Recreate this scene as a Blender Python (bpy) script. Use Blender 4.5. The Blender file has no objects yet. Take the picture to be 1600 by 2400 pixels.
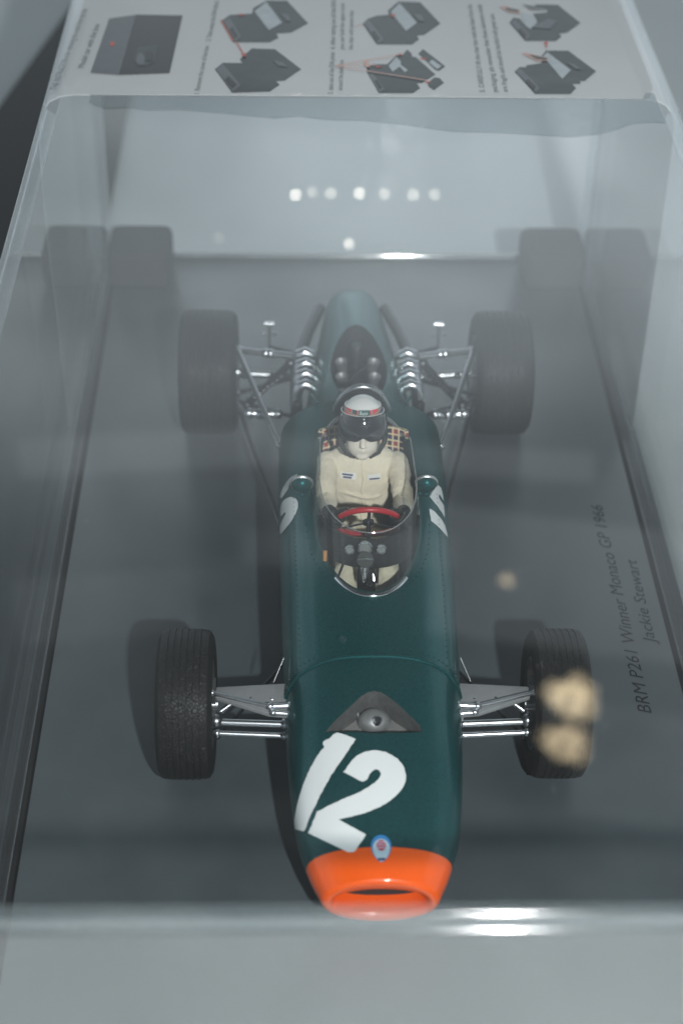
import bpy, bmesh, math, random
from mathutils import Vector, Matrix, Quaternion
random.seed(7)
R = math.radians
MM = 0.001
scene = bpy.context.scene
col = scene.collection

# ------------------------------------------------------------------ camera
F_PX, W_PX, H_PX = 4116.0, 1600.0, 2400.0            # focal length in photograph pixels
PITCH, YAW, ROLL = R(37.0), math.atan(0.0345), R(1.26)
CAM = Vector((-15.8, -255.0, 258.0))                 # millimetres, plinth top is z = 0, front axle at y = 3
FW = Vector((math.sin(YAW)*math.cos(PITCH), math.cos(YAW)*math.cos(PITCH), -math.sin(PITCH)))
_rt = Vector((math.cos(YAW), -math.sin(YAW), 0)); _up = _rt.cross(FW)
RT = _rt*math.cos(ROLL) + _up*math.sin(ROLL)
UP = -_rt*math.sin(ROLL) + _up*math.cos(ROLL)
camd = bpy.data.cameras.new("camera"); cam = bpy.data.objects.new("camera", camd); col.objects.link(cam)
cam.matrix_world = Matrix(((RT.x, UP.x, -FW.x, CAM.x*MM), (RT.y, UP.y, -FW.y, CAM.y*MM), (RT.z, UP.z, -FW.z, CAM.z*MM), (0, 0, 0, 1)))
camd.sensor_fit = 'HORIZONTAL'; camd.sensor_width = 24.0; camd.lens = 24.0*F_PX/W_PX
camd.clip_start = 0.01; camd.clip_end = 60.0
camd.dof.use_dof = True; camd.dof.focus_distance = 0.362; camd.dof.aperture_fstop = camd.lens/4.0
camd.dof.aperture_blades = 7
scene.camera = cam

def ray(px, py):
    return FW + RT*((px-800.0)/F_PX) - UP*((py-1200.0)/F_PX)
def at_z(px, py, z):                                 # photo pixel -> point on the horizontal plane z (mm)
    d = ray(px, py); return CAM + d*((z-CAM.z)/d.z)

# ------------------------------------------------------------------ world, lamps, exposure
world = bpy.data.worlds.new("World"); scene.world = world; world.use_nodes = True
wt = world.node_tree; bg = wt.nodes["Background"]; bg.inputs[1].default_value = 1.06
# dim hall: pale walls lower down, brighter on the far side, dark ceiling
_tc = wt.nodes.new('ShaderNodeTexCoord'); _sp = wt.nodes.new('ShaderNodeSeparateXYZ'); wt.links.new(_tc.outputs['Generated'], _sp.inputs[0])
_cr = wt.nodes.new('ShaderNodeValToRGB'); wt.links.new(_sp.outputs[2], _cr.inputs[0]); _e = _cr.color_ramp.elements
_e[0].position = 0.0; _e[0].color = (.70, .80, .86, 1); _e[1].position = 1.0; _e[1].color = (.045, .052, .056, 1)
for _p, _v in ((.46, .84), (.52, .72), (.56, .50), (.60, .35), (.66, .22), (.73, .11), (.80, .065)):
    _n = _e.new(_p); _n.color = (_v*.82, _v*.935, _v, 1)
_ay = wt.nodes.new('ShaderNodeMapRange'); _ay.interpolation_type = 'SMOOTHSTEP'; wt.links.new(_sp.outputs[1], _ay.inputs[0])
_ay.inputs[1].default_value = -.5; _ay.inputs[2].default_value = .65; _ay.inputs[3].default_value = .22; _ay.inputs[4].default_value = 1.0
_no = wt.nodes.new('ShaderNodeTexNoise'); _no.inputs['Scale'].default_value = 5.0; _no.inputs['Detail'].default_value = 3; wt.links.new(_tc.outputs['Generated'], _no.inputs['Vector'])
_nm = wt.nodes.new('ShaderNodeMapRange'); wt.links.new(_no.outputs['Fac'], _nm.inputs[0])
_nm.inputs[1].default_value = .3; _nm.inputs[2].default_value = .7; _nm.inputs[3].default_value = .45; _nm.inputs[4].default_value = 1.55
_ml = wt.nodes.new('ShaderNodeMath'); _ml.operation = 'MULTIPLY'; wt.links.new(_ay.outputs[0], _ml.inputs[0]); wt.links.new(_nm.outputs[0], _ml.inputs[1])
_mv = wt.nodes.new('ShaderNodeVectorMath'); _mv.operation = 'SCALE'; wt.links.new(_cr.outputs[0], _mv.inputs[0]); wt.links.new(_ml.outputs[0], _mv.inputs['Scale'])
wt.links.new(_mv.outputs[0], bg.inputs[0])
scene.view_settings.view_transform = 'Standard'; scene.view_settings.look = 'None'
scene.view_settings.exposure = 0.0; scene.view_settings.gamma = 1.0
scene.render.engine = 'CYCLES'
scene.cycles.use_denoising = True
scene.cycles.max_bounces = 12; scene.cycles.transparent_max_bounces = 40
scene.cycles.glossy_bounces = 8; scene.cycles.sample_clamp_indirect = 6.0
scene.cycles.caustics_reflective = False; scene.cycles.caustics_refractive = False

def lamp(name, kind, loc, power, color, **kw):
    d = bpy.data.lights.new(name, kind); d.energy = power; d.color = color
    for k, v in kw.items(): setattr(d, k, v)
    o = bpy.data.objects.new(name, d); o.location = Vector(loc)*MM; col.objects.link(o); return o
def aim(o, tgt):
    o.rotation_euler = (Vector(tgt)*MM - o.location).to_track_quat('-Z', 'Y').to_euler()
# hand-held lamp beside the camera: position found from where the tyre shadows fall
lamp("key_lamp", 'POINT', (55, -345, 306), 9.4, (0.985, 1.0, 0.985), shadow_soft_size=0.006)
TOPZ = 90.0
def mirror_dir(px, py):
    p = at_z(px, py, TOPZ); d = ray(px, py).normalized(); return p, Vector((d.x, d.y, -d.z))
# unseen area lamps, added to lay soft reflected bands on top of the cover
for (px, py, w_px, h_px, rad) in ((1330, 1370, 620, 300, .24), (330, 1060, 560, 90, .20), (1010, 1075, 760, 70, .22), (250, 1420, 420, 150, .12), (820, 1290, 500, 80, .12), (1500, 1800, 300, 260, .13), (520, 1930, 620, 120, .06)):
    p, d = mirror_dir(px, py); D = 2700.0; dist = (p-CAM).length + D; sc = dist/F_PX
    o = lamp("reflection_panel", 'AREA', p + d*D, 1, (0.86, 0.95, 1.0), shape='RECTANGLE', size=w_px*sc*MM, size_y=h_px*sc*MM)
    o.data.energy = rad*math.pi*(w_px*sc*MM)*(h_px*sc*MM); o.rotation_euler = (-d).to_track_quat('-Z', 'Y').to_euler()
# row of small ceiling spots
for (px, py, k) in ((692, 456, 1.1), (731, 449, .35), (775, 452, .55), (842, 452, 1.0), (900, 454, .5), (968, 456, .6), (1018, 455, .5), (512, 556, .14), (818, 571, .8)):
    p, d = mirror_dir(px, py)
    lamp("ceiling_spot", 'POINT', p + d*620, 0.0010*k, (1.0, 0.93, 0.82), shadow_soft_size=0.0011)
for (px, py, s, k) in ((1334, 1640, 0.034, 1.75), (1320, 1746, 0.032, 1.15), (1185, 1362, 0.010, .08)):
    p, d = mirror_dir(px, py)
    for dx, dz, f_, kk in ((0, 0, .62, .5), (14, 9, .5, .22), (-13, -8, .45, .20), (5, -17, .42, .16), (17, -9, .3, .06)):
        g = s/.024; lamp("warm_pendant", 'POINT', p + d*1900 + Vector((dx*g, 0, dz*g)), 0.068*k*kk, (1.0, 0.80, 0.50), shadow_soft_size=s*f_)

# ------------------------------------------------------------------ materials
MATS = {}
def nodes(name):
    m = bpy.data.materials.new(name); m.use_nodes = True; nt = m.node_tree
    for n in list(nt.nodes): nt.nodes.remove(n)
    out = nt.nodes.new('ShaderNodeOutputMaterial'); MATS[name] = m
    return m, nt, out
def pbr(name, base, rough=0.5, metal=0.0, coat=0.0, var=0.0, scale=400.0, bump=0.0, bscale=None, spec=0.5, rvar=0.0, sheen=0.0, coat_rough=0.03, bdist=0.0004):
    m, nt, out = nodes(name); N = nt.nodes.new; L = nt.links.new
    b = N('ShaderNodeBsdfPrincipled'); L(b.outputs[0], out.inputs[0])
    b.inputs['Base Color'].default_value = (*base, 1); b.inputs['Roughness'].default_value = rough
    b.inputs['Metallic'].default_value = metal; b.inputs['Coat Weight'].default_value = coat
    b.inputs['Coat Roughness'].default_value = coat_rough
    b.inputs['Specular IOR Level'].default_value = spec; b.inputs['Sheen Weight'].default_value = sheen
    tc = N('ShaderNodeTexCoord')
    if var or rvar:
        n = N('ShaderNodeTexNoise'); n.inputs['Scale'].default_value = scale; n.inputs['Detail'].default_value = 6
        L(tc.outputs['Object'], n.inputs['Vector'])
        if var:
            hs = N('ShaderNodeMapRange'); hs.inputs[1].default_value = .3; hs.inputs[2].default_value = .7
            hs.inputs[3].default_value = 1-var; hs.inputs[4].default_value = 1+var; L(n.outputs['Fac'], hs.inputs[0])
            mx = N('ShaderNodeVectorMath'); mx.operation = 'SCALE'; mx.inputs[0].default_value = base
            L(hs.outputs[0], mx.inputs['Scale']); L(mx.outputs[0], b.inputs['Base Color'])
        if rvar:
            rr = N('ShaderNodeMapRange'); rr.inputs[1].default_value = .3; rr.inputs[2].default_value = .7
            rr.inputs[3].default_value = max(0, rough-rvar); rr.inputs[4].default_value = rough+rvar
            L(n.outputs['Fac'], rr.inputs[0]); L(rr.outputs[0], b.inputs['Roughness'])
    if bump:
        n2 = N('ShaderNodeTexNoise'); n2.inputs['Scale'].default_value = bscale or scale; n2.inputs['Detail'].default_value = 4
        L(tc.outputs['Object'], n2.inputs['Vector'])
        bp = N('ShaderNodeBump'); bp.inputs['Strength'].default_value = bump; bp.inputs['Distance'].default_value = bdist
        L(n2.outputs['Fac'], bp.inputs['Height']); L(bp.outputs[0], b.inputs['Normal'])
    return m
def acrylic(name, tint=(0.985, 0.99, 0.99), rough=0.0, dust=0.012, extra=0.0, ior=1.49, dscale=60.0, gain=1.0, dcol=(.8, .82, .83)):
    m, nt, out = nodes(name); N = nt.nodes.new; L = nt.links.new
    geo = N('ShaderNodeNewGeometry')
    mr = N('ShaderNodeMapRange'); mr.inputs[3].default_value = ior; mr.inputs[4].default_value = 1/ior
    L(geo.outputs['Backfacing'], mr.inputs[0])
    fr = N('ShaderNodeFresnel'); L(mr.outputs[0], fr.inputs['IOR'])
    gn = N('ShaderNodeMath'); gn.operation = 'MULTIPLY_ADD'; gn.use_clamp = True
    gn.inputs[1].default_value = gain; gn.inputs[2].default_value = extra; L(fr.outputs[0], gn.inputs[0])
    tr = N('ShaderNodeBsdfTransparent'); tr.inputs[0].default_value = (*tint, 1)
    gl = N('ShaderNodeBsdfGlossy'); gl.inputs['Roughness'].default_value = rough; gl.inputs[0].default_value = (1, 1, 1, 1)
    mx = N('ShaderNodeMixShader'); L(gn.outputs[0], mx.inputs[0]); L(tr.outputs[0], mx.inputs[1]); L(gl.outputs[0], mx.inputs[2])
    df = N('ShaderNodeBsdfDiffuse'); df.inputs[0].default_value = (*dcol, 1)
    tc = N('ShaderNodeTexCoord'); n = N('ShaderNodeTexNoise'); n.inputs['Scale'].default_value = dscale; n.inputs['Detail'].default_value = 8
    n.inputs['Roughness'].default_value = .7; L(tc.outputs['Object'], n.inputs['Vector'])
    dr = N('ShaderNodeMapRange'); dr.inputs[1].default_value = .35; dr.inputs[2].default_value = .75
    dr.inputs[3].default_value = dust*0.4; dr.inputs[4].default_value = dust*1.9; L(n.outputs['Fac'], dr.inputs[0])
    m2 = N('ShaderNodeMixShader'); L(dr.outputs[0], m2.inputs[0]); L(mx.outputs[0], m2.inputs[1]); L(df.outputs[0], m2.inputs[2])
    L(m2.outputs[0], out.inputs[0]); return m

acrylic('acrylic', dust=.004); acrylic('acrylic_dusty', dust=0.0055, gain=1.85, dscale=28); acrylic('acrylic_under', dust=.002, gain=0.0, tint=(.97, .985, .985))
acrylic('acrylic_edge', tint=(.82, .88, .90), rough=0.12, dust=0.13, extra=0.08, dcol=(.26, .28, .29))  # dust value here is grey haze standing in for refracted light at the edges
acrylic('acrylic_foot', tint=(.8, .86, .88), rough=0.05, dust=0.10, extra=0.6)
acrylic('film', tint=(.62, .66, .675), rough=0.05, dust=0.03, dscale=120)
acrylic('acrylic_front', dust=.006, gain=1.7, rough=.02, dscale=40)
acrylic('screen', tint=(.93, .94, .93), rough=0.0, dust=0.004, gain=.6)
acrylic('screen_edge', tint=(.55, .58, .58), rough=0.1, dust=0.25, extra=0.1)
pbr('table', (0.68, 0.74, 0.76), 0.55, var=.03, scale=25, bump=.05, bscale=900)
pbr('plinth_top', (0.060, 0.075, 0.084), 0.36, spec=.85, var=.11, scale=60, bump=.06, bscale=2500, rvar=.06)
pbr('plinth_side', (0.02, 0.021, 0.023), 0.5, var=.1, scale=300)
pbr('groove', (0.004, 0.004, 0.005), 0.8)
pbr('lettering', (0.006, 0.007, 0.008), 0.6)
pbr('paper', (0.66, 0.685, 0.70), 0.38, coat=.42, coat_rough=.02, spec=.1, var=.02, scale=60, bump=.04, bscale=200)
pbr('print_text', (0.05, 0.055, 0.06), 0.45, coat=.42, coat_rough=.02, spec=.1)
pbr('print_dark', (0.05, 0.06, 0.064), 0.4, coat=.42, coat_rough=.02, spec=.1, var=.12, scale=300)
pbr('print_black', (0.028, 0.032, 0.035), 0.4, coat=.42, coat_rough=.02, spec=.1)
pbr('print_mid', (0.12, 0.135, 0.15), 0.4, coat=.42, coat_rough=.02, spec=.1, var=.05, scale=300)
pbr('print_pale', (0.44, 0.50, 0.53), 0.4, coat=.42, coat_rough=.02, spec=.1, var=.08, scale=400)
pbr('print_red', (0.55, 0.08, 0.05), 0.4, coat=.42, coat_rough=.02, spec=.1)
pbr('print_pink', (0.62, 0.36, 0.30), 0.4, coat=.42, coat_rough=.02, spec=.1)
pbr('black_card', (0.012, 0.013, 0.015), 0.6, var=.1, scale=80, bump=.05)
pbr('foam', (0.035, 0.037, 0.04), 0.9, var=.2, scale=900, bump=.5, bscale=1500)
pbr('orange_paint', (0.98, 0.115, 0.001), 0.35, coat=.9, coat_rough=.07, spec=.3, var=.02, scale=200)
pbr('white_paint', (0.80, 0.82, 0.83), 0.4, coat=.6, var=.015, scale=200)
pbr('chrome', (0.80, 0.81, 0.84), 0.10, metal=1.0)
pbr('bright_metal', (0.78, 0.80, 0.84), 0.28, metal=1.0)
pbr('rough_silver', (0.34, 0.345, 0.35), 0.55, metal=.8)
pbr('satin_metal', (0.42, 0.43, 0.45), 0.34, metal=1.0, rvar=.08, scale=900)
pbr('dark_metal', (0.10, 0.10, 0.11), 0.35, metal=.9, var=.15, scale=900)
pbr('grey_plate', (0.30, 0.31, 0.32), 0.42, metal=.25, var=.04, scale=600)
pbr('silver_paint', (0.46, 0.47, 0.48), 0.38, metal=.75)
pbr('rim_paint', (0.13, 0.125, 0.115), 0.4, metal=.5)
pbr('black_plastic', (0.010, 0.010, 0.011), 0.5, spec=.2, var=.1, scale=900)
pbr('dark_inside', (0.012, 0.012, 0.013), 0.8)
pbr('light_inside', (0.20, 0.20, 0.195), 0.55, var=.12, scale=500)
pbr('hatch_wall_shaded', (0.085, 0.085, 0.085), 0.6, var=.2, scale=700)  # darker than the hatch floor: shadow of the recess put into the colour
pbr('red_leather', (0.42, 0.012, 0.022), 0.38, coat=.3, var=.06, scale=1500)
pbr('overalls', (0.69, 0.62, 0.485), 0.85, var=.05, scale=260, bump=1.0, bscale=210, bdist=.0011, sheen=.2)
pbr('skin', (0.68, 0.62, 0.53), 0.6, var=.03, scale=600)
pbr('glove', (0.014, 0.014, 0.015), 0.55, bump=.3, bscale=2500)
pbr('helmet_white', (0.78, 0.77, 0.75), 0.25, coat=.8)
pbr('visor', (0.010, 0.011, 0.014), 0.10, coat=1.0)
pbr('blue_enamel', (0.03, 0.22, 0.52), 0.35, coat=.5)
pbr('pale_blue', (0.52, 0.66, 0.76), 0.35, coat=.5)
pbr('red_enamel', (0.52, 0.03, 0.09), 0.35, coat=.5)
pbr('dark_blue', (0.05, 0.06, 0.14), 0.5)
pbr('teal_badge', (0.02, 0.10, 0.10), 0.4)
pbr('gauge_face', (0.26, 0.27, 0.28), 0.4, metal=.4)
pbr('amber', (0.5, 0.22, 0.06), 0.4)
pbr('dust', (0.8, 0.8, 0.8), 0.8)

_nt = MATS['paper'].node_tree; _b = [n for n in _nt.nodes if n.type == 'BSDF_PRINCIPLED'][0]; _o = [n for n in _nt.nodes if n.type == 'OUTPUT_MATERIAL'][0]
_t = _nt.nodes.new('ShaderNodeBsdfTranslucent'); _t.inputs[0].default_value = (.72, .75, .76, 1); _m = _nt.nodes.new('ShaderNodeMixShader'); _m.inputs[0].default_value = .12
_nt.links.new(_b.outputs[0], _m.inputs[1]); _nt.links.new(_t.outputs[0], _m.inputs[2]); _nt.links.new(_m.outputs[0], _o.inputs[0])
def green_paint():
    m, nt, out = nodes('green_paint'); N = nt.nodes.new; L = nt.links.new
    b = N('ShaderNodeBsdfPrincipled'); L(b.outputs[0], out.inputs[0])
    tc = N('ShaderNodeTexCoord'); v = N('ShaderNodeTexVoronoi'); v.inputs['Scale'].default_value = 6500
    L(tc.outputs['Object'], v.inputs['Vector'])
    cr = N('ShaderNodeValToRGB'); cr.color_ramp.elements[0].color = (0.003, 0.034, 0.040, 1); cr.color_ramp.elements[1].color = (0.008, 0.085, 0.088, 1)
    L(v.outputs['Color'], cr.inputs[0]); L(cr.outputs[0], b.inputs['Base Color'])
    b.inputs['Metallic'].default_value = .35; b.inputs['Roughness'].default_value = .36; b.inputs['Specular IOR Level'].default_value = .3
    b.inputs['Specular Tint'].default_value = (.25, .85, .85, 1); b.inputs['Coat Weight'].default_value = .45; b.inputs['Coat Roughness'].default_value = .05
    b.inputs['Coat IOR'].default_value = 1.36
green_paint()
def rubber():
    m, nt, out = nodes('rubber'); N = nt.nodes.new; L = nt.links.new
    b = N('ShaderNodeBsdfPrincipled'); L(b.outputs[0], out.inputs[0])
    b.inputs['Base Color'].default_value = (0.006, 0.006, 0.0058, 1); b.inputs['Roughness'].default_value = .5; b.inputs['Specular IOR Level'].default_value = .34
    tc = N('ShaderNodeTexCoord'); v = N('ShaderNodeTexVoronoi'); v.feature = 'DISTANCE_TO_EDGE'; v.inputs['Scale'].default_value = 1500
    L(tc.outputs['Object'], v.inputs['Vector'])
    mr = N('ShaderNodeMapRange'); mr.inputs[1].default_value = .02; mr.inputs[2].default_value = .12; L(v.outputs['Distance'], mr.inputs[0])
    bp = N('ShaderNodeBump'); bp.inputs['Strength'].default_value = .6; bp.inputs['Distance'].default_value = .0002
    L(mr.outputs[0], bp.inputs['Height']); L(bp.outputs[0], b.inputs['Normal'])
rubber()
pbr('rubber_plain', (0.008, 0.008, 0.0078), 0.65, spec=.2, var=.1, scale=900)
def tartan(name, base, dark, line, sx, axis_a, axis_b):
    m, nt, out = nodes(name); N = nt.nodes.new; L = nt.links.new
    b = N('ShaderNodeBsdfPrincipled'); L(b.outputs[0], out.inputs[0]); b.inputs['Roughness'].default_value = .8
    tc = N('ShaderNodeTexCoord'); sp = N('ShaderNodeSeparateXYZ'); L(tc.outputs['Object'], sp.inputs[0])
    cols = []
    def stripe(axis, mul, thr):
        a = N('ShaderNodeMath'); a.operation = 'MULTIPLY'; a.inputs[1].default_value = mul; L(sp.outputs[axis], a.inputs[0])
        f = N('ShaderNodeMath'); f.operation = 'FRACT'; L(a.outputs[0], f.inputs[0])
        g = N('ShaderNodeMath'); g.operation = 'LESS_THAN'; g.inputs[1].default_value = thr; L(f.outputs[0], g.inputs[0]); return g.outputs[0]
    c = None
    def over(prev, colr, fac):
        mx = N('ShaderNodeMix'); mx.data_type = 'RGBA'; L(fac, mx.inputs[0])
        if isinstance(prev, tuple): mx.inputs[6].default_value = (*prev, 1)
        else: L(prev, mx.inputs[6])
        mx.inputs[7].default_value = (*colr, 1); return mx.outputs[2]
    c = over(base, dark, stripe(axis_a, sx*.5, .42)); c = over(c, tuple(.5*(x+y) for x, y in zip(dark, (.03, .03, .10))), stripe(axis_b, sx*.5, .42))
    c = over(c, line, stripe(axis_a, sx, .24)); c = over(c, line, stripe(axis_b, sx, .24))
    L(c, b.inputs['Base Color'])
tartan('tartan_seat', (0.28, 0.035, 0.05), (0.02, 0.022, 0.05), (0.66, 0.56, 0.36), 760, 0, 2)
tartan('tartan_band', (0.60, 0.03, 0.05), (0.02, 0.07, 0.075), (0.30, 0.20, 0.16), 700, 0, 2)

# ------------------------------------------------------------------ builders (all lengths in millimetres)
LOC = {}
def root(name, loc, label, cat, group=None):
    o = bpy.data.objects.new(name, None); col.objects.link(o); o.location = Vector(loc)*MM
    o.empty_display_size = .01; o['label'] = label; o['category'] = cat
    if group: o['group'] = group
    LOC[o.name] = Vector(loc); return o
class MB:
    def __init__(s): s.v = []; s.f = []; s.mi = []; s.m = 0
    def add(s, vs, fs, m=None):
        k = len(s.v); s.v += [Vector(p) for p in vs]; s.f += [tuple(i+k for i in f) for f in fs]
        s.mi += [s.m if m is None else m]*len(fs); return s
    def box(s, lo, hi, m=None):
        x0, y0, z0 = lo; x1, y1, z1 = hi
        return s.add([(x0,y0,z0),(x1,y0,z0),(x1,y1,z0),(x0,y1,z0),(x0,y0,z1),(x1,y0,z1),(x1,y1,z1),(x0,y1,z1)],
                     [(0,3,2,1),(4,5,6,7),(0,1,5,4),(1,2,6,5),(2,3,7,6),(3,0,4,7)], m)
    def tube(s, pts, rad, seg=12, m=None, cap=True, closed=False, flat=None):
        pts = [Vector(p) for p in pts]; n = len(pts)
        rad = rad if isinstance(rad, (list, tuple)) else [rad]*n
        vs, fs = [], []; prev = None
        for i, p in enumerate(pts):
            if closed: t = (pts[(i+1) % n]-pts[i-1])
            else: t = (pts[min(i+1, n-1)]-pts[max(i-1, 0)])
            t.normalize()
            if prev is None:
                a = Vector((0, 0, 1)) if abs(t.z) < .9 else Vector((1, 0, 0)); u = t.cross(a).normalized()
            else:
                u = (prev - t*prev.dot(t)).normalized()
            prev = u; w = t.cross(u)
            for k in range(seg):
                a = 2*math.pi*k/seg; vs.append(p + (u*math.cos(a)+w*math.sin(a)*(flat or 1))*rad[i])
        for i in range(n if closed else n-1):
            j = (i+1) % n
            for k in range(seg):
                fs.append((i*seg+k, i*seg+(k+1) % seg, j*seg+(k+1) % seg, j*seg+k))
        if cap and not closed:
            fs.append(tuple(range(seg-1, -1, -1))); fs.append(tuple((n-1)*seg+k for k in range(seg)))
        return s.add(vs, fs, m)
    def lathe(s, prof, c, axis, seg=48, m=None, ms=None):      # prof: (distance along axis, radius)
        ax = Vector(axis).normalized(); a = Vector((0, 0, 1)) if abs(ax.z) < .9 else Vector((0, 1, 0))
        u = ax.cross(a).normalized(); w = ax.cross(u); c = Vector(c)
        vs, fs, mi = [], [], []
        for (h, r_) in prof:
            for k in range(seg):
                t = 2*math.pi*k/seg; vs.append(c + ax*h + (u*math.cos(t)+w*math.sin(t))*max(r_, 1e-4))
        k0 = len(s.v); s.v += vs
        for i in range(len(prof)-1):
            for k in range(seg):
                s.f.append((k0+i*seg+k, k0+i*seg+(k+1) % seg, k0+(i+1)*seg+(k+1) % seg, k0+(i+1)*seg+k))
                s.mi.append(ms[i] if ms else (s.m if m is None else m))
        return s
    def ball(s, c, r_, seg=16, rings=10, m=None, rot=None):
        r_ = (r_, r_, r_) if not isinstance(r_, (list, tuple)) else r_
        vs, fs = [], []; c = Vector(c)
        for i in range(rings+1):
            th = math.pi*i/rings
            for k in range(seg):
                t = 2*math.pi*k/seg
                d = Vector((r_[0]*math.sin(th)*math.cos(t), r_[1]*math.sin(th)*math.sin(t), r_[2]*math.cos(th)))
                if rot: d = rot @ d
                vs.append(c+d)
        for i in range(rings):
            for k in range(seg):
                fs.append((i*seg+k, (i+1)*seg+k, (i+1)*seg+(k+1) % seg, i*seg+(k+1) % seg))
        return s.add(vs, fs, m)
    def loft(s, secs, m=None, cap=(True, True), closed=True):
        n = len(secs[0]); vs = [p for q in secs for p in q]; fs = []
        for i in range(len(secs)-1):
            for k in range(n if closed else n-1):
                fs.append((i*n+k, i*n+(k+1) % n, (i+1)*n+(k+1) % n, (i+1)*n+k))
        if closed and cap[0]: fs.append(tuple(range(n-1, -1, -1)))
        if closed and cap[1]: fs.append(tuple((len(secs)-1)*n+k for k in range(n)))
        return s.add(vs, fs, m)
    def build(s, name, mats, parent=None, smooth=True, sharp=40, bevel=0, base=None, weld=True, bseg=2):
        if isinstance(mats, str): mats = [mats]
        org = base if base is not None else (world_loc(parent) if parent else Vector((0, 0, 0)))
        me = bpy.data.meshes.new(name); me.from_pydata([tuple((p-org)*MM) for p in s.v], [], s.f)
        for mt in mats: me.materials.append(MATS[mt])
        me.polygons.foreach_set('material_index', s.mi)
        bm = bmesh.new(); bm.from_mesh(me)
        if weld: bmesh.ops.remove_doubles(bm, verts=bm.verts, dist=2e-6)
        bmesh.ops.recalc_face_normals(bm, faces=bm.faces)
        if bevel:
            eds = [e for e in bm.edges if len(e.link_faces) == 2 and e.calc_face_angle(0) > R(50)]
            bmesh.ops.bevel(bm, geom=eds, offset=bevel*MM, segments=bseg, profile=.5, affect='EDGES', material=len(mats)-1 if len(mats) > 1 else -1)
        bm.to_mesh(me); bm.free()
        finish(me, smooth, sharp)
        o = bpy.data.objects.new(name, me); col.objects.link(o)
        if parent is not None: o.parent = parent
        elif base is not None: o.location = org*MM
        LOC[o.name] = org
        return o
def world_loc(o): return LOC[o.name]
def finish(me, smooth=True, sharp=40):
    me.polygons.foreach_set('use_smooth', [smooth]*len(me.polygons))
    if smooth: me.set_sharp_from_angle(angle=R(sharp))
    me.update()
def tag(o, label, cat, group=None):
    o['label'] = label; o['category'] = cat
    if group: o['group'] = group
    return o
def bake(o):                                          # apply the modifiers of an object
    dg = bpy.context.evaluated_depsgraph_get(); dg.update()
    me = bpy.data.meshes.new_from_object(o.evaluated_get(dg)); o.modifiers.clear(); o.data = me; return me
def cut(o, cutters, sharp=35):
    bpy.context.view_layer.update()
    for c in cutters:
        md = o.modifiers.new('b', 'BOOLEAN'); md.operation = 'DIFFERENCE'; md.solver = 'EXACT'; md.object = c
        md.material_mode = 'TRANSFER'
    me = bake(o); finish(me, True, sharp)
    for c in cutters: bpy.data.objects.remove(c)
def lerp_tab(tab, y):                                 # smooth (Catmull-Rom style) table lookup
    n = len(tab)
    if y <= tab[0][0]: return tab[0][1]
    if y >= tab[-1][0]: return tab[-1][1]
    for i in range(n-1):
        if tab[i][0] <= y <= tab[i+1][0]: break
    def sl(k):
        if k == 0: return (tab[1][1]-tab[0][1])/(tab[1][0]-tab[0][0])
        if k == n-1: return (tab[-1][1]-tab[-2][1])/(tab[-1][0]-tab[-2][0])
        a = (tab[k][1]-tab[k-1][1])/(tab[k][0]-tab[k-1][0]); b = (tab[k+1][1]-tab[k][1])/(tab[k+1][0]-tab[k][0])
        return 0 if a*b <= 0 else 2*a*b/(a+b)
    h = tab[i+1][0]-tab[i][0]; t = (y-tab[i][0])/h
    m0, m1 = sl(i)*h, sl(i+1)*h; p0, p1 = tab[i][1], tab[i+1][1]
    return (2*t**3-3*t*t+1)*p0 + (t**3-2*t*t+t)*m0 + (-2*t**3+3*t*t)*p1 + (t**3-t*t)*m1
_txt = 0
def text_flat(s, a, b, height, shear=0.0, up=None, offset=0.0):
    """glyph triangles of s laid from a to b (its full width); capital height in mm; glyph tops point to the left of a->b"""
    cu = bpy.data.curves.new('t', 'FONT'); cu.body = s; cu.size = 1.0; cu.shear = shear; cu.resolution_u = 3; cu.offset = offset
    o = bpy.data.objects.new('t', cu); col.objects.link(o)
    dg = bpy.context.evaluated_depsgraph_get(); dg.update(); me = bpy.data.meshes.new_from_object(o.evaluated_get(dg))
    vs = [v.co.copy() for v in me.vertices]; fs = [tuple(p.vertices) for p in me.polygons]
    bpy.data.objects.remove(o); bpy.data.meshes.remove(me)
    x0 = min(v.x for v in vs); x1 = max(v.x for v in vs)
    a = Vector(a); b = Vector(b); e = b-a
    n = Vector(up).normalized() if up is not None else Vector((-e.y, e.x, 0)).normalized()
    return [a + e*((v.x-x0)/(x1-x0)) + n*(v.y/0.73*height) for v in vs], fs

def tessellate(pts, mapper, maxlen):                    # flat outline -> fine triangles laid onto a surface
    bm = bmesh.new(); vs = [bm.verts.new((a, b, 0)) for a, b in pts]; bm.faces.new(vs); bm.normal_update()
    bmesh.ops.triangulate(bm, faces=bm.faces[:], ngon_method='EAR_CLIP')
    for it in range(7):
        es = [e for e in bm.edges if e.calc_length() > maxlen]
        if not es: break
        bmesh.ops.subdivide_edges(bm, edges=es, cuts=1); bmesh.ops.triangulate(bm, faces=[f for f in bm.faces if len(f.verts) > 3])
    bm.verts.index_update(); r_ = [mapper(v.co.x, v.co.y) for v in bm.verts], [tuple(v.index for v in f.verts) for f in bm.faces]; bm.free(); return r_
# ------------------------------------------------------------------ setting: the table
mb = MB(); mb.box((-900, -700, -60), (900, 1500, -20))
t = mb.build('table', ['table'], bevel=2); t['kind'] = 'structure'
t['label'] = 'pale grey white table top under the display case'

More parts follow.
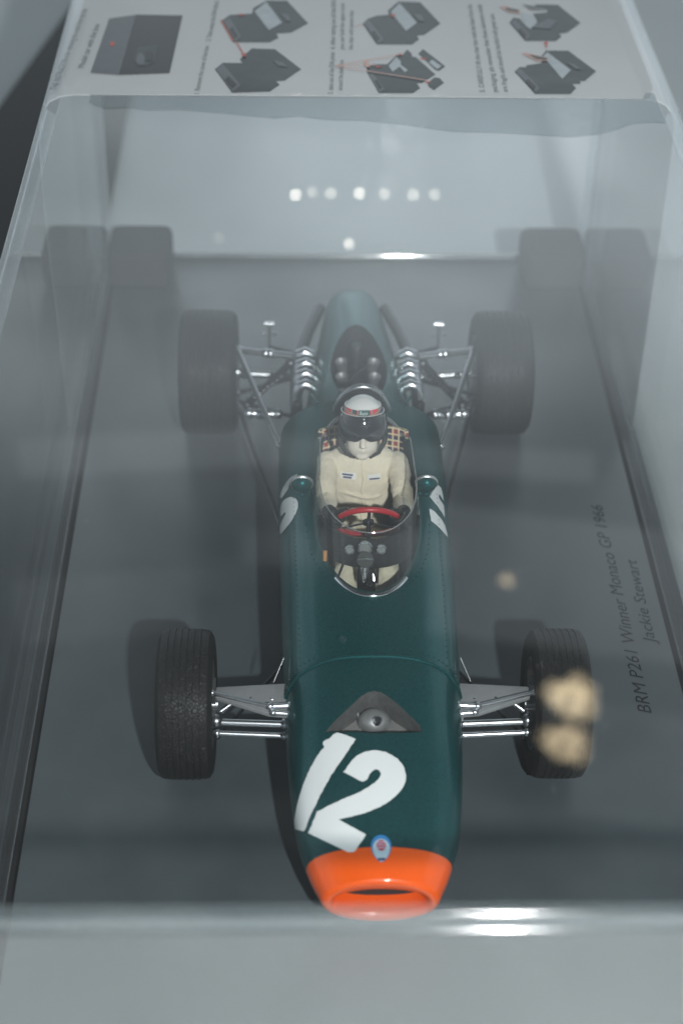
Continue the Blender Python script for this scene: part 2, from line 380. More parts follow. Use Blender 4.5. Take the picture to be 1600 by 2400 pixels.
# black card lying beside the case on the left
pA, pB = at_z(176, 0, -18.4), at_z(0, 245, -18.4); e = (pA-pB)/(pA.y-pB.y)
mb = MB(); P0 = pB + e*(-330-pB.y); P1 = pB + e*(640-pB.y)
xs = [(P0.x, -330), (-78, -330), (-78, 640), (P1.x, 640)]
mb.add([(x, y, -19.9) for x, y in xs]+[(x, y, -18.4) for x, y in xs], [(3,2,1,0),(4,5,6,7),(0,1,5,4),(1,2,6,5),(2,3,7,6),(3,0,4,7)])
o = mb.build('black_card', ['black_card'], bevel=.25, base=Vector((-100, 100, -20)))
tag(o, 'matt black card sheet lying flat on the white table along the case', 'card')

# ------------------------------------------------------------------ plinth with groove and lettering
YF, YR = -109.3, 215.5                                 # inner faces of the front and rear walls
XI = 70.1                                             # inner face of the side walls
T = 3.0; TF = 4.5
plinth = root('display_plinth', (0, 51, -20), 'dark grey display plinth with italic lettering along its right edge', 'plinth')
MB().box((-75, YF-7, -20), (75, YR+5, -3.2)).build('base_block', ['plinth_side'], plinth, bevel=.8)
mb = MB(); mb.box((-68.3, YF+1, -3.1), (68.3, YR-.8, 0)); mb.mi = [1, 0, 1, 1, 1, 1]; mb.build('top_slab', ['plinth_top', 'groove'], plinth, bevel=.12)
mb = MB()
for (lo, hi) in (((-70.05, YF+.05, -3.15), (-68.35, YR-.05, -2.6)), ((68.35, YF+.05, -3.15), (70.05, YR-.05, -2.2))): mb.box(lo, hi)
mb.build('groove_lining', ['groove'], plinth)
for s_, a_, b_, h_ in (('BRM P261 Winner Monaco GP 1966', at_z(1527, 1672, .06), at_z(1410, 1184, .06), 3.0),
                       ('Jackie Stewart', at_z(1537, 1510, .06), at_z(1490, 1311, .06), 2.8)):
    v, f_ = text_flat(s_, a_, b_, h_, shear=.25); MB().add(v, f_).build('lettering', ['lettering'], plinth, smooth=False)

# ------------------------------------------------------------------ clear cover
cover = root('clear_cover', (0, 51, -3), 'clear acrylic cover over the model racing car', 'cover')
def panel(name, lo, hi, big, mat='acrylic'):
    mb = MB(); mb.box(lo, hi)
    k0 = {'z': (0, 1), 'y': (2, 4), 'x': (3, 5)}[big]
    mb.mi = [0 if i in k0 else 2 for i in range(6)]
    if big == 'z': mb.mi[0] = 1
    o = mb.build(name, [mat, 'acrylic_under', 'acrylic_edge'], cover, smooth=False, bevel=.55, bseg=4)
    o.data.polygons.foreach_set('use_smooth', [p.material_index == 2 and p.area < .02*(.0025) for p in o.data.polygons]); return o
Z0, Z1 = -2.1, TOPZ - T
panel('top_panel', (-XI-T, YF-TF, Z1), (XI+T, YR+T, TOPZ), 'z', 'acrylic_dusty')
panel('side_panel', (-XI-T, YF+.02, Z0), (-XI, YR-.02, Z1-.03), 'x')
panel('side_panel', (XI, YF+.02, Z0), (XI+T, YR-.02, Z1-.03), 'x')
panel('front_panel', (-XI-T, YF-TF, Z0), (XI+T, YF, Z1-.03), 'y', 'acrylic_front')
panel('rear_panel', (-XI-T, YR, Z0), (XI+T, YR+T, Z1-.03), 'y')
mb = MB()                                             # moulded foot strip along the rear wall
mb.tube([(-XI+.2, YR-1.0, .9), (XI-.2, YR-1.0, .9)], .95, 14); mb.build('foot_strip', ['acrylic_foot'], cover)
mb = MB()
spots = [(690, 302), (700, 303), (675, 365), (655, 415), (635, 383), (808, 388), (812, 389), (900, 357), (1053, 417), (990, 366), (820, 294), (725, 333), (1381, 505), (340, 300), (1030, 310), (1035, 316), (1041, 309)]
for i in range(60): spots.append((random.uniform(120, 1560), random.uniform(330, 2090)))
for i, (px, py) in enumerate(spots):
    p = at_z(px, py, TOPZ+.05); rr = random.uniform(.08, .17) if i < 17 else random.uniform(.03, .08)
    mb.ball(p, (rr*random.uniform(.7, 1.6), rr, rr*.5), 6, 4)
o = mb.build('dust_grains', ['dust'], cover); o['kind'] = 'stuff'

# ------------------------------------------------------------------ paper sleeve over the rear of the cover
SY0, SY1 = 127.6, 222.0
sleeve = root('paper_sleeve', (0, 175, TOPZ), 'white printed instruction sleeve wrapped over the rear of the clear cover', 'sleeve')
SZ = TOPZ + .55
def sleeve_prof(y):
    k = max(0.0, 1-(y-SY0)/14.0); dz = -.35*k*k            # leading edge bends down a little
    pr = []
    bul = .8+1.3*max(0, 1-(y-SY0)/70.0)                    # left side stands away from the wall
    pr += [(-73.5-bul*.5, -2.8), (-73.5-bul*.7, 28), (-73.6-bul, 50), (-73.7-bul, 66), (-73.6-bul*.9, 76), (-73.5-bul*.7, 82.5), (-73.0-bul*.5, 86.4), (-71.9-bul*.25, 88.7), (-69.8, 90.0), (-66.5, SZ), (-45, SZ+.1)]
    pr += [(x, SZ+.12) for x in (-30, -15, 0, 15, 30)]
    pr += [(45, SZ+.1), (65, SZ), (68.8, 90.1), (71.2, 89.0), (72.8, 87.0), (73.7, 84), (74.0, 79), (74.1, 70), (74.1, 50), (74.0, 28), (74.0, -2.8)]
    return [Vector((x, y, z+dz)) for x, z in pr]
mb = MB()
ys = [SY0, SY0+1, SY0+2.2, SY0+4, SY0+7, SY0+11, SY0+15, SY0+25, SY0+40, SY0+60, SY0+80, SY1]
outer = [sleeve_prof(y) for y in ys]; mb.loft(outer, closed=False)
o = mb.build('sheet', ['paper'], sleeve, sharp=80)
md = o.modifiers.new('s', 'SOLIDIFY'); md.thickness = .30*MM; md.offset = -1; bake(o); finish(o.data, True, 60)
PZ = SZ + .17
def q(px, py, k=0):                                    # photo pixel -> point just above the sleeve (follows the bent edge)
    p = at_z(px, py, PZ); kk = max(0.0, 1-(p.y-SY0)/14.0); return Vector((p.x, p.y, PZ-.35*kk*kk*0.9+.035*k))
def on_sheet(k):
    def f(x, y):
        kk = max(0.0, 1-(y-SY0)/14.0); return Vector((x, y, PZ-.35*kk*kk*.95+.03*k))
    return f
def picture(polys):
    mats = []; mb = MB()
    for i, (mt, pts) in enumerate(polys):
        if mt not in mats: mats.append(mt)
        v, f_ = tessellate([tuple(q(x, y)[:2]) for x, y in pts], on_sheet(i), 2.0); mb.add(v, f_, mats.index(mt))
    return mb.build('printed_picture', mats, sleeve, smooth=False, weld=False)
def shift(pts, dx, dy): return [(x+dx, y+dy) for x, y in pts]
def z1(c, x0, y0, s): return [(x0+a/s, y0+b/s) for a, b in c]          # crop coordinates -> photo pixels
C1 = lambda c: z1(c, 100, 0, 3.92); C2 = lambda c: z1(c, 440, 0, 3.92); C3 = lambda c: z1(c, 760, 0, 3.92); C4 = lambda c: z1(c, 1080, 0, 3.92)
picture([('print_mid', C1([(440, 662), (612, 165), (855, 130), (700, 682)])), ('print_black', C1([(700, 682), (855, 130), (1285, 138), (1165, 668)])),
         ('print_red', C1([(620, 385), (650, 378), (662, 405), (640, 428), (620, 412)])),
         ('print_dark', C1([(840, 560), (850, 490), (880, 430), (1065, 410), (1050, 450), (1030, 560), (960, 605), (880, 605)])),
         ('print_mid', C1([(858, 560), (872, 500), (910, 480), (935, 520), (930, 590), (880, 595)])),
         ('print_black', C1([(945, 480), (1000, 460), (1020, 500), (1000, 560), (950, 560)]))])
def box_pic(C, body, side, label, glare):
    return ([('print_dark', C(body))] + [('print_mid', C(side))] + [('print_black', C(label))] + [('print_mid', C(glare))] if glare else [])
picture([('print_dark', C2([(305, 190), (385, 132), (590, 120), (600, 70), (720, 0), (910, 0), (1105, 210), (950, 295), (815, 303), (832, 345), (750, 385), (420, 385)])),
         ('print_pale', C2([(612, 100), (720, 12), (865, 205), (745, 272)])), ('print_mid', C2([(330, 185), (385, 155), (490, 335), (430, 380)])),
         ('print_black', C2([(380, 270), (410, 245), (462, 330), (432, 355)])), ('print_mid', C2([(850, 120), (920, 130), (950, 190), (905, 195)])),
         ('print_red', C2([(470, 125), (525, 133), (470, 150)])), ('print_red', C2([(300, 185), (310, 180), (425, 380), (415, 385)])), ('print_red', C2([(440, 390), (448, 386), (520, 500), (510, 505)])), ('print_red', C2([(485, 505), (535, 490), (528, 528)]))])
picture([('print_dark', C2([(247, 632), (320, 572), (500, 575), (478, 540), (588, 440), (800, 447), (1042, 632), (890, 735), (812, 740), (845, 770), (752, 828), (405, 838)])),
         ('print_mid', C2([(255, 634), (318, 580), (485, 775), (412, 828)])), ('print_black', C2([(340, 730), (372, 695), (452, 770), (410, 808)])),
         ('print_mid', C2([(780, 550), (870, 570), (915, 612), (830, 606)]))])
picture([('print_dark', C3([(350, 215), (400, 165), (480, 140), (590, 130), (585, 90), (680, 8), (880, 15), (1065, 212), (920, 315), (850, 325), (868, 358), (805, 405), (480, 405)])),
         ('print_pale', C3([(608, 105), (690, 25), (850, 205), (750, 280)])), ('print_mid', C3([(365, 212), (405, 175), (545, 360), (495, 398)])),
         ('print_black', C3([(430, 300), (455, 275), (510, 350), (485, 378)])), ('print_mid', C3([(815, 125), (890, 135), (920, 195), (860, 190)])), ('print_red', C3([(600, 135), (655, 130), (630, 160)])), ('print_pink', C3([(280, 245), (350, 215), (352, 221), (282, 251)]))])
picture([('print_dark', C3([(390, 600), (440, 585), (575, 585), (660, 505), (720, 500), (760, 450), (800, 485), (805, 515), (840, 520), (1020, 680), (900, 755), (850, 760), (880, 800), (815, 842), (500, 842), (390, 660)])),
         ('print_pale', C3([(590, 600), (660, 520), (700, 560), (700, 590), (765, 640), (740, 660), (690, 610), (625, 655)])), ('print_mid', C3([(400, 680), (440, 670), (555, 810), (510, 840)])),
         ('print_black', C3([(460, 740), (480, 725), (530, 795), (505, 812)])),
         ('print_red', C3([(470, 605), (535, 610), (480, 625)])), ('print_red', C3([(665, 495), (720, 490), (700, 512)])), ('print_pink', C3([(100, 602), (400, 545), (720, 494), (720, 500), (400, 552), (100, 608)])), ('print_pink', C3([(100, 606), (420, 655), (940, 735), (938, 742), (420, 662), (100, 612)])),
         ('print_pink', C3([(100, 604), (480, 598), (480, 604), (100, 610)])), ('print_pink', C3([(360, 570), (400, 560), (415, 625), (380, 620)]))])
picture([('print_dark', C3([(862, 490), (905, 445), (1110, 605), (1055, 648), (1020, 640)])), ('print_pale', C3([(960, 570), (990, 545), (1075, 605), (1035, 632)])), ('print_red', C3([(875, 530), (945, 530), (905, 548)]))])
picture([('print_dark', C3([(945, 760), (1010, 705), (1060, 712), (1098, 755), (1005, 818), (960, 790)])), ('print_red', C3([(920, 745), (975, 740), (950, 760)]))])
picture([('print_dark', C4([(445, 205), (480, 155), (540, 165), (600, 235), (700, 190), (660, 120), (790, 110), (800, 90), (690, 60), (680, 35), (890, 40), (1095, 205), (970, 295), (895, 302), (922, 330), (870, 372), (590, 372)])),
         ('print_pale', C4([(545, 110), (640, 125), (700, 205), (640, 265), (590, 230)])), ('print_mid', C4([(455, 205), (500, 175), (635, 325), (600, 368)])), ('print_mid', C4([(640, 250), (800, 170), (880, 195), (820, 265)])),
         ('print_black', C4([(525, 275), (550, 255), (605, 320), (575, 345)])), ('print_pink', C4([(350, 60), (400, 55), (545, 95), (530, 125), (430, 105)])), ('print_dark', C4([(400, 65), (530, 92), (525, 115), (430, 98)])), ('print_mid', C4([(560, 40), (680, 60), (800, 90), (640, 85)]))])
picture([('print_dark', C4([(492, 655), (535, 612), (600, 612), (600, 595), (740, 575), (740, 510), (780, 460), (985, 462), (1240, 650), (1140, 735), (1090, 740), (1100, 762), (1020, 765), (1057, 800), (1005, 850), (680, 850)])),
         ('print_pale', C4([(755, 515), (790, 475), (1008, 640), (930, 720)])), ('print_mid', C4([(500, 655), (540, 620), (720, 800), (690, 842)])), ('print_black', C4([(590, 745), (615, 720), (690, 792), (665, 822)])),
         ('print_mid', C4([(965, 570), (1040, 590), (1110, 640), (1050, 635)])), ('print_pink', C4([(555, 490), (590, 485), (795, 530), (790, 560), (700, 560)])), ('print_dark', C4([(620, 500), (795, 535), (780, 555), (690, 545)])),
         ('print_red', C4([(755, 405), (780, 380), (805, 405), (788, 408), (790, 440), (778, 440), (778, 408)]))])
def sl_text(s_, A, B, h):
    a_, b_ = q(*A, 2), q(*B, 2); a_.z = b_.z = min(a_.z, b_.z)+.02
    v, f_ = text_flat(s_, a_, b_, h)
    for p in v: 
        kk = max(0.0, 1-(p.y-SY0)/14.0); p.z = PZ+.07-.35*kk*kk*.9
    MB().add(v, f_).build('printed_text', ['print_text'], sleeve, smooth=False)
sl_text('THIS INSTRUCTION is for removing the model from the box', (132, 208), (205, 20), 1.5)
sl_text('Model car with the box', (196, 158), (234, 56), 1.5)
sl_text('1. Remove the cover of the box', (466, 217), (490, 107), 1.25)
sl_text('2. Take away the EVA block', (493, 96), (513, 2), 1.25)
sl_text('3. take out all the EVA pieces', (780, 217), (784, 122), 1.25)
sl_text('4. After taking out all the EVA parts', (785, 115), (787, -20), 1.25)
sl_text('around the plastic box', (802, 209), (805, 140), 1.2)
sl_text('you can hold the upper cover', (806, 116), (807, 6), 1.2)
sl_text('the clear with bottom box', (827, 116), (828, 24), 1.2)
sl_text('5. CAREFULLY lift the clear box with the foam from the', (1136, 213), (1105, 10), 1.3)
sl_text('packaging, pls remember that these elements inside', (1166, 213), (1128, 10), 1.3)
sl_text('are fragile and should be handled with great care', (1190, 213), (1157, 32), 1.3)
# thin tinted strip on the cover in front of the sleeve, wavy front edge
edge = [(208, 238), (222, 244), (245, 252), (300, 250), (345, 257), (420, 255), (520, 263), (640, 275), (700, 270), (760, 278), (850, 280), (960, 292), (1060, 306), (1160, 308), (1260, 314), (1340, 319), (1400, 313), (1440, 303), (1480, 288), (1520, 284), (1560, 286)]
mb = MB(); N_ = len(edge); vs = []
for (px, py) in edge:
    p = at_z(px, py, TOPZ+.16); vs += [Vector((max(-72, min(72, p.x)), p.y, TOPZ+.16)), Vector((max(-72, min(72, p.x)), 131, TOPZ+.16))]
mb.add(vs, [(2*i, 2*i+2, 2*i+3, 2*i+1) for i in range(N_-1)])
o = mb.build('wavy_strip', ['film'], None, smooth=False, base=Vector((0, 124, TOPZ)))
tag(o, 'thin grey see-through strip with a wavy edge sticking out under the sleeve', 'film')

# ------------------------------------------------------------------ foam blocks in the rear corners
for sx, lab in ((-1, 'dark foam corner block on the plinth, on the side away from the lettering'), (1, 'dark foam corner block on the plinth, on the side of the lettering')):
    mb = MB(); x0, x1 = sorted((sx*51.5, sx*69.7)); mb.box((x0, 194.5, .02), (x1, 213, 12.5))
    o = mb.build('foam_block', ['foam'], None, bevel=2.6, bseg=4, base=Vector((sx*59, 203, 0))); tag(o, lab, 'foam block', 'foam corner blocks')

# ------------------------------------------------------------------ the model car
car = root('model_car', (0, 55, 0), 'green model racing car with orange nose band and white number 12', 'model car')
ZT = [(-47.5, 17.4), (-44, 19.2), (-40, 21.0), (-30, 24.5), (-20, 27.3), (-10, 29.5), (0, 31.3), (15, 33.2), (30, 34.2), (60, 34.2), (86, 33.4)]
ZB = [(-47.5, 6.6), (-40, 5.6), (-25, 5.2), (86, 5.0)]
HW = [(-47.5, 9.6), (-44, 11.1), (-40, 12.8), (-33, 14.9), (-25, 16.0), (-14, 16.9), (-2, 17.4), (10, 17.8), (31, 18.4), (46, 18.8), (62, 19.1), (79, 19.2), (86, 19.2)]
NX = [(-47.5, 2.1), (-30, 2.35), (0, 2.6), (40, 2.7), (86, 2.7)]
def sec_params(y):
    zt, zb, hw, n = lerp_tab(ZT, y), lerp_tab(ZB, y), lerp_tab(HW, y), lerp_tab(NX, y)
    return zt, zb, hw, n, zb + (zt-zb)*.46
def body_pt(y, t, off=0.0):
    zt, zb, hw, n, zc = sec_params(y)
    c, s_ = math.cos(t), math.sin(t)
    x = (hw+off)*math.copysign(abs(c)**(2/n), c)
    z = zc + ((zt-zc+off) if s_ > 0 else (zc-zb+off))*math.copysign(abs(s_)**(2/n), s_)
    return Vector((x, y, z))
def top_z(x, y, off=0.0):
    zt, zb, hw, n, zc = sec_params(y); k = min(.985, abs(x)/(hw+off)); return zc + (zt-zc+off)*(1-k**n)**(1/n)
def side_x(y, z, off=0.0):
    zt, zb, hw, n, zc = sec_params(y); k = min(.999, (z-zc)/(zt-zc) if z > zc else (zc-z)/(zc-zb)); return (hw+off)*(1-k**n)**(1/n)
SEG = 96
def ring(y, off=0.0, scale=None):
    return [body_pt(y, 2*math.pi*(k+.5)/SEG, off) for k in range(SEG)]
YB = -40.3
def ring_s(y):                                         # band edge runs back along the flanks
    out = []; fade = max(0, 1-abs(y-YB)/7.0); zt = lerp_tab(ZT, y)
    for k in range(SEG):
        t = 2*math.pi*(k+.5)/SEG; p = body_pt(y, t); out.append(body_pt(y+fade*min(2.2, .22*max(0, zt-p.z)), t))
    return out
mb = MB(); mb.loft([ring_s(y) for y in [YB+i*(86-YB)/90 for i in range(91)]])
body = mb.build('body', ['green_paint', 'dark_inside', 'light_inside'], car)
def prism(outline, z0, z1, mat, wall='dark_inside', taper=1.0):
    mb = MB(); n = len(outline); cx = sum(p[0] for p in outline)/n; cy = sum(p[1] for p in outline)/n
    lo = [Vector((cx+(x-cx)*taper, cy+(y-cy)*taper, z0)) for x, y in outline]; hi = [Vector((x, y, z1)) for x, y in outline]
    mb.loft([lo, hi]); mb.mi = [1]*n+[0, 0]; return mb.build('cutter', [mat, wall], None)
CKF, CKR, CKW = 16.5, 80.0, 10.9
def cockpit_outline(n=56, grow=0.0):
    pts = []
    for k in range(n):
        t = 2*math.pi*k/n; c, s_ = math.cos(t), math.sin(t); ex = 2/2.7 if s_ > 0 else 2/(2.7-.55*abs(s_))
        pts.append(((CKW+grow)*math.copysign(abs(c)**ex, c), (CKF+CKR)/2 + ((CKR-CKF)/2+grow)*math.copysign(abs(s_)**ex, s_)))
    return pts
def top_hit(px, py, off=0.0):                          # photo pixel -> point on the upper skin of the car
    z = 28.0
    for i in range(60):
        p = at_z(px, py, z); z += .5*(top_z(p.x, p.y, off)-z)
    p = at_z(px, py, z); return Vector((p.x, p.y, top_z(p.x, p.y, off)))
hatch_px = [(762, 1716), (800, 1717), (880, 1719), (950, 1718), (990, 1716), (985, 1703), (955, 1672), (925, 1645), (905, 1630), (890, 1622), (876, 1620), (862, 1623), (845, 1633), (820, 1657), (785, 1690)]
hatch = [tuple(top_hit(*p)[:2]) for p in hatch_px]
cut(body, [prism(cockpit_outline(), 12, 60, 'dark_inside'), prism(hatch, 24.0, 60, 'light_inside', 'hatch_wall_shaded')])
# nose band, rolled lip and duct
def nose_ring(y, sc, sz=None):
    cz = 11.6-(0 if sz is None else (sc-sz)*1.2); sz = sz or sc
    return [Vector((p.x*sc, y, cz+(p.z-11.6)*sz)) for p in ring(max(y, -44.9))]
def slant(sec, k): return [Vector((p.x, p.y-.09*k*(p.z-11.6), p.z)) for p in sec]
secs = [slant(ring_s(YB - i*(4.6)/12), (i/12)**1.5) for i in range(13)]
secs += [slant(x, 1) for x in (nose_ring(-45.2, .985), nose_ring(-45.5, .955, .945), nose_ring(-45.65, .91, .89), nose_ring(-45.6, .86, .80), nose_ring(-45.3, .82, .64), nose_ring(-44.6, .79, .54), nose_ring(-43.2, .76, .47), nose_ring(-41.2, .70, .42))]
mb = MB(); mb.loft(secs, cap=(False, False)); nose = mb.build('nose_band', ['orange_paint'], car)
mb = MB(); mb.loft([slant(nose_ring(-41.2, .70, .42), 1), slant(nose_ring(-41.0, .6, .32), 1)], cap=(False, True)); mb.build('radiator_duct', ['dark_inside'], nose)
# raised seam and rivets
def seam(y, t0, t1, r_, name, mat='green_paint', n=40):
    mb = MB(); mb.tube([body_pt(y+1.2*math.sin(math.pi*i/n)-1.2, R(t0+(t1-t0)*i/n), .02) for i in range(n+1)], r_, 8); return mb.build(name, [mat], car)
seam(-.6, 168, 12, .42, 'panel_seam')
mb = MB()
def rivet(p, r_=.2): mb.ball(p, (r_, r_, r_*.6), 8, 5)
for i in range(37):
    t = R(172-164*i/36); rivet(body_pt(1.4+1.2*math.sin(math.pi*i/36)-1.2, t, .02))
ol = cockpit_outline(90, 2.3)
for (x, y) in ol:
    if y < 44: rivet((x, y, top_z(x, y, .02)))
for i in range(34):
    y = 3+i*1.55
    for sx in (-1, 1):
        for k in ((.885,),):
            x = sx*k[0]*lerp_tab(HW, y)*.93
            if y > 20 or k[0] > .85: rivet((x, y, top_z(x, y, .02)), .17)
for px, py in ((870, 1612), (888, 1612)): rivet(top_hit(px, py, .02), .22)
o = mb.build('rivets', ['green_paint'], car); o['kind'] = 'stuff'

def skin_hit(px, py, off=.06):                         # photo pixel -> first point of the body skin under it
    d = ray(px, py).normalized(); best = None
    def val(p):
        zt, zb, hw, n, zc = sec_params(p.y); hh = (zt-zc) if p.z > zc else (zc-zb); return (abs(p.x)/hw)**n + (abs(p.z-zc)/hh)**n - 1
    t0 = (36.0-CAM.z)/d.z; prev = None
    for i in range(220):
        p = CAM + d*(t0+i*.2); v = val(p)
        if best is None or v < best[0]: best = (v, p)
        if v <= 0: break
    p = best[1]; zt, zb, hw, n, zc = sec_params(p.y); k = (1/(1+val(p)))**(1/n)*1.0
    return Vector((p.x*k*(1+off/hw), p.y, zc+(p.z-zc)*k*(1+off/12)))
# racing numbers and emblem
def decal(pts, mapper, mat, name, parent, maxlen=1.0):
    m2 = MB(); m2.add(*tessellate(pts, mapper, maxlen)); return m2.build(name, [mat], parent, sharp=80)
def smooth_closed(pts, corners=(), n=4):
    out = []; N_ = len(pts)
    for i in range(N_):
        p0, p1, p2, p3 = (Vector(pts[(i+k-1) % N_]) for k in range(4))
        if i in corners: p0 = p1
        if (i+1) % N_ in corners: p3 = p2
        for k in range(n):
            t = k/n; out.append(tuple(.5*((2*p1)+(p2-p0)*t+(2*p0-5*p1+4*p2-p3)*t*t+(3*p1-p0-3*p2+p3)*t**3)))
    return out
CN = lambda c: z1(c, 600, 1650, 2.851)
one = smooth_closed(CN([(535, 199), (575, 203), (668, 240), (600, 340), (500, 490), (400, 680), (325, 855), (262, 838), (258, 780), (285, 650), (335, 500), (400, 370), (460, 290), (450, 272), (458, 250), (490, 235)]), (2, 6, 7, 12, 15), 3)
two = smooth_closed(CN([(585, 460), (660, 362), (720, 328), (800, 314), (890, 338), (965, 395), (998, 475), (985, 550), (925, 625), (830, 690), (700, 742), (553, 775), (735, 878), (658, 993), (620, 996), (352, 866), (412, 722), (560, 650), (700, 590), (795, 528), (832, 478), (822, 450), (795, 444), (766, 464), (742, 508), (710, 525)]), (0, 11, 12, 13, 14, 15, 16, 25), 3)
def on_top(off):
    return lambda x, y: Vector((x, y, top_z(x, y, off)))
for g in (one, two):
    decal(g, skin_hit, 'white_paint', 'race_number', car, 8.0)
CL = lambda c: z1(c, 600, 1050, 7.84); CR = lambda c: z1(c, 900, 1050, 7.84)
for g, cs in ((CL([(440, 900), (470, 800), (530, 680), (620, 560), (740, 485), (770, 505), (690, 560), (620, 660), (600, 740), (540, 830), (470, 930)]), (0, 10)),
              (CL([(455, 1080), (490, 990), (560, 930), (650, 905), (740, 940), (778, 1020), (768, 1110), (720, 1240), (640, 1370), (540, 1490), (452, 1590), (440, 1480), (458, 1390), (505, 1300), (552, 1205), (530, 1185), (480, 1240), (450, 1235)]), (10, 14)),
              (CR([(830, 900), (960, 670), (1040, 740), (1075, 900), (1085, 980), (1020, 870), (990, 870), (1020, 960), (1090, 1060), (1105, 1285), (1060, 1200), (960, 1060)]), (0, 1, 4, 6, 9)),
              (CR([(825, 1120), (900, 1160), (1000, 1260), (1110, 1420), (1165, 1640), (1130, 1610), (1060, 1530), (940, 1410), (850, 1345)]), (0, 4, 8))):
    decal(smooth_closed(g, cs, 2), skin_hit, 'white_paint', 'race_number', car, 5.0)
ec = top_hit(893, 1985)
def disc_outline(cx, cy, rx, ry, tail=0.0, n=28):
    out = []
    for k in range(n):
        t = 2*math.pi*k/n; y = ry*math.sin(t); x = rx*math.cos(t)
        if y < 0: x *= 1-.45*tail*(y/ry)**2; y *= 1+.45*tail
        out.append((cx+x, cy+y))
    return out
emb = decal(disc_outline(ec.x, ec.y, 1.85, 2.0, .8), on_top(.12), 'blue_enamel', 'emblem', car, .6)
decal(disc_outline(ec.x, ec.y-.4, 1.55, 1.65, .8), on_top(.17), 'pale_blue', 'emblem_ring', emb, .6)
decal(disc_outline(ec.x, ec.y+.1, .85, .95, 0), on_top(.22), 'red_enamel', 'emblem_centre', emb, .6)
for dy in (-.4, .1, .55): decal([(ec.x-.7, ec.y+dy), (ec.x+.7, ec.y+dy), (ec.x+.7, ec.y+dy+.15), (ec.x-.7, ec.y+dy+.15)], on_top(.26), 'pale_blue', 'emblem_bar', emb, .6)
decal([(ec.x-.6, ec.y-2.5), (ec.x+.6, ec.y-2.5), (ec.x+.7, ec.y-2.05), (ec.x-.7, ec.y-2.05)], on_top(.22), 'dark_blue', 'emblem_bar', emb, .6)

# what lies under the front hatch: bulkhead, reservoir, hose
mb = MB(); mb.ball((-.3, -12.0, 24.6), (3.2, 2.7, 2.6), 20, 12)
res = mb.build('fluid_reservoir', ['silver_paint'], car)
mb = MB(); mb.lathe([(-.2, 0), (-.2, .95), (.8, .9), (1.1, .6), (1.15, 0)], (.1, -13.5, 26.1), (.1, -.35, 1), 20); mb.build('cap', ['chrome'], res)
mb = MB(); mb.tube([(-3.5, -9.8, 26.0), (-3.2, -11, 24.6), (-2.6, -13, 22.6), (-1.0, -15.5, 21)], .35, 8); mb.build('brake_hose', ['satin_metal'], car)
mb = MB(); mb.tube([(3.2, -10.0, 24.2), (2.6, -11.8, 22.4), (1.6, -13.5, 20.5)], .3, 8); mb.build('brake_hose', ['dark_metal'], car)

# ---------------------------------------------------------------- cockpit: seat, dash, screen, mirrors, wheel
mb = MB(); secs = []
for i in range(15):                                    # quilted tartan seat back behind the shoulders
    u = i/14; z = 14+20.6*u; y = 67.5+6.6*u**1.3; hw = 10.1-.7*u
    secs.append([Vector((hw*math.sin(R(-90+180*k/20)), y+1.6*(1-math.cos(R(-90+180*k/20)))*-1.6, z)) for k in range(21)])
mb.loft(secs, closed=False); o = mb.build('seat_back', ['tartan_seat'], car)
md = o.modifiers.new('s', 'SOLIDIFY'); md.thickness = .8*MM; md.offset = 1; bake(o); finish(o.data, True, 50)
rim = []                                               # bright edging round the rear of the cockpit opening
for k in range(41):
    t = R(8+164*k/40); c, s_ = math.cos(t), math.sin(t); ex = 2/2.7
    x = (CKW+.05)*math.copysign(abs(c)**ex, c); y = 48.25+31.8*abs(s_)**ex; rim.append(Vector((x, y, top_z(x, y)+.15)))
mb = MB(); mb.tube(rim[8:-8], .42, 8); mb.build('cockpit_edging', ['silver_paint'], car)
# wrap-round screen
def scr(u, v):                                         # u: -1..1 round the cockpit front, v: 0 base .. 1 rim
    hw = 11.5-1.3*v; s_ = math.copysign(1, u); yf = 14.6+8.2*v; ye = 46.0
    if abs(u) < .7:
        t = R(90*abs(u)/.7); x = s_*hw*math.sin(t)**.92; y = ye-(ye-yf)*math.cos(t)**.92
    else:
        w = (abs(u)-.7)/.3; x = s_*hw*(1-.05*w); y = ye+w*(70-ye)
    x0 = x if v == 0 else x; zb = top_z(min(11.5, abs(x)) if v > .0 else x, y)+.05
    h = 9.6*(1-.42*min(1, max(0, (y-20)/50))) ; h *= 1-.75*max(0, (abs(u)-.9)/.1)
    return Vector((x, y, zb + h*v**.95))
NU, NV = 72, 8
mb = MB(); mb.loft([[scr(-1+2*i/NU, j/NV) for i in range(NU+1)] for j in range(NV+1)], closed=False)
scrn = mb.build('windscreen', ['screen'], car, sharp=80)
md = scrn.modifiers.new('s', 'SOLIDIFY'); md.thickness = .32*MM; md.offset = 0; bake(scrn); finish(scrn.data, True, 50)
mb = MB(); mb.tube([scr(-1+2*i/NU, 1) for i in range(NU+1)], .13, 6); mb.build('screen_rim', ['screen_edge'], scrn)
mb = MB(); mb.tube([scr(-.28+.56*i/30, 0)+Vector((0, .4, .22)) for i in range(31)], .5, 10); mb.build('screen_base_strip', ['chrome'], scrn)
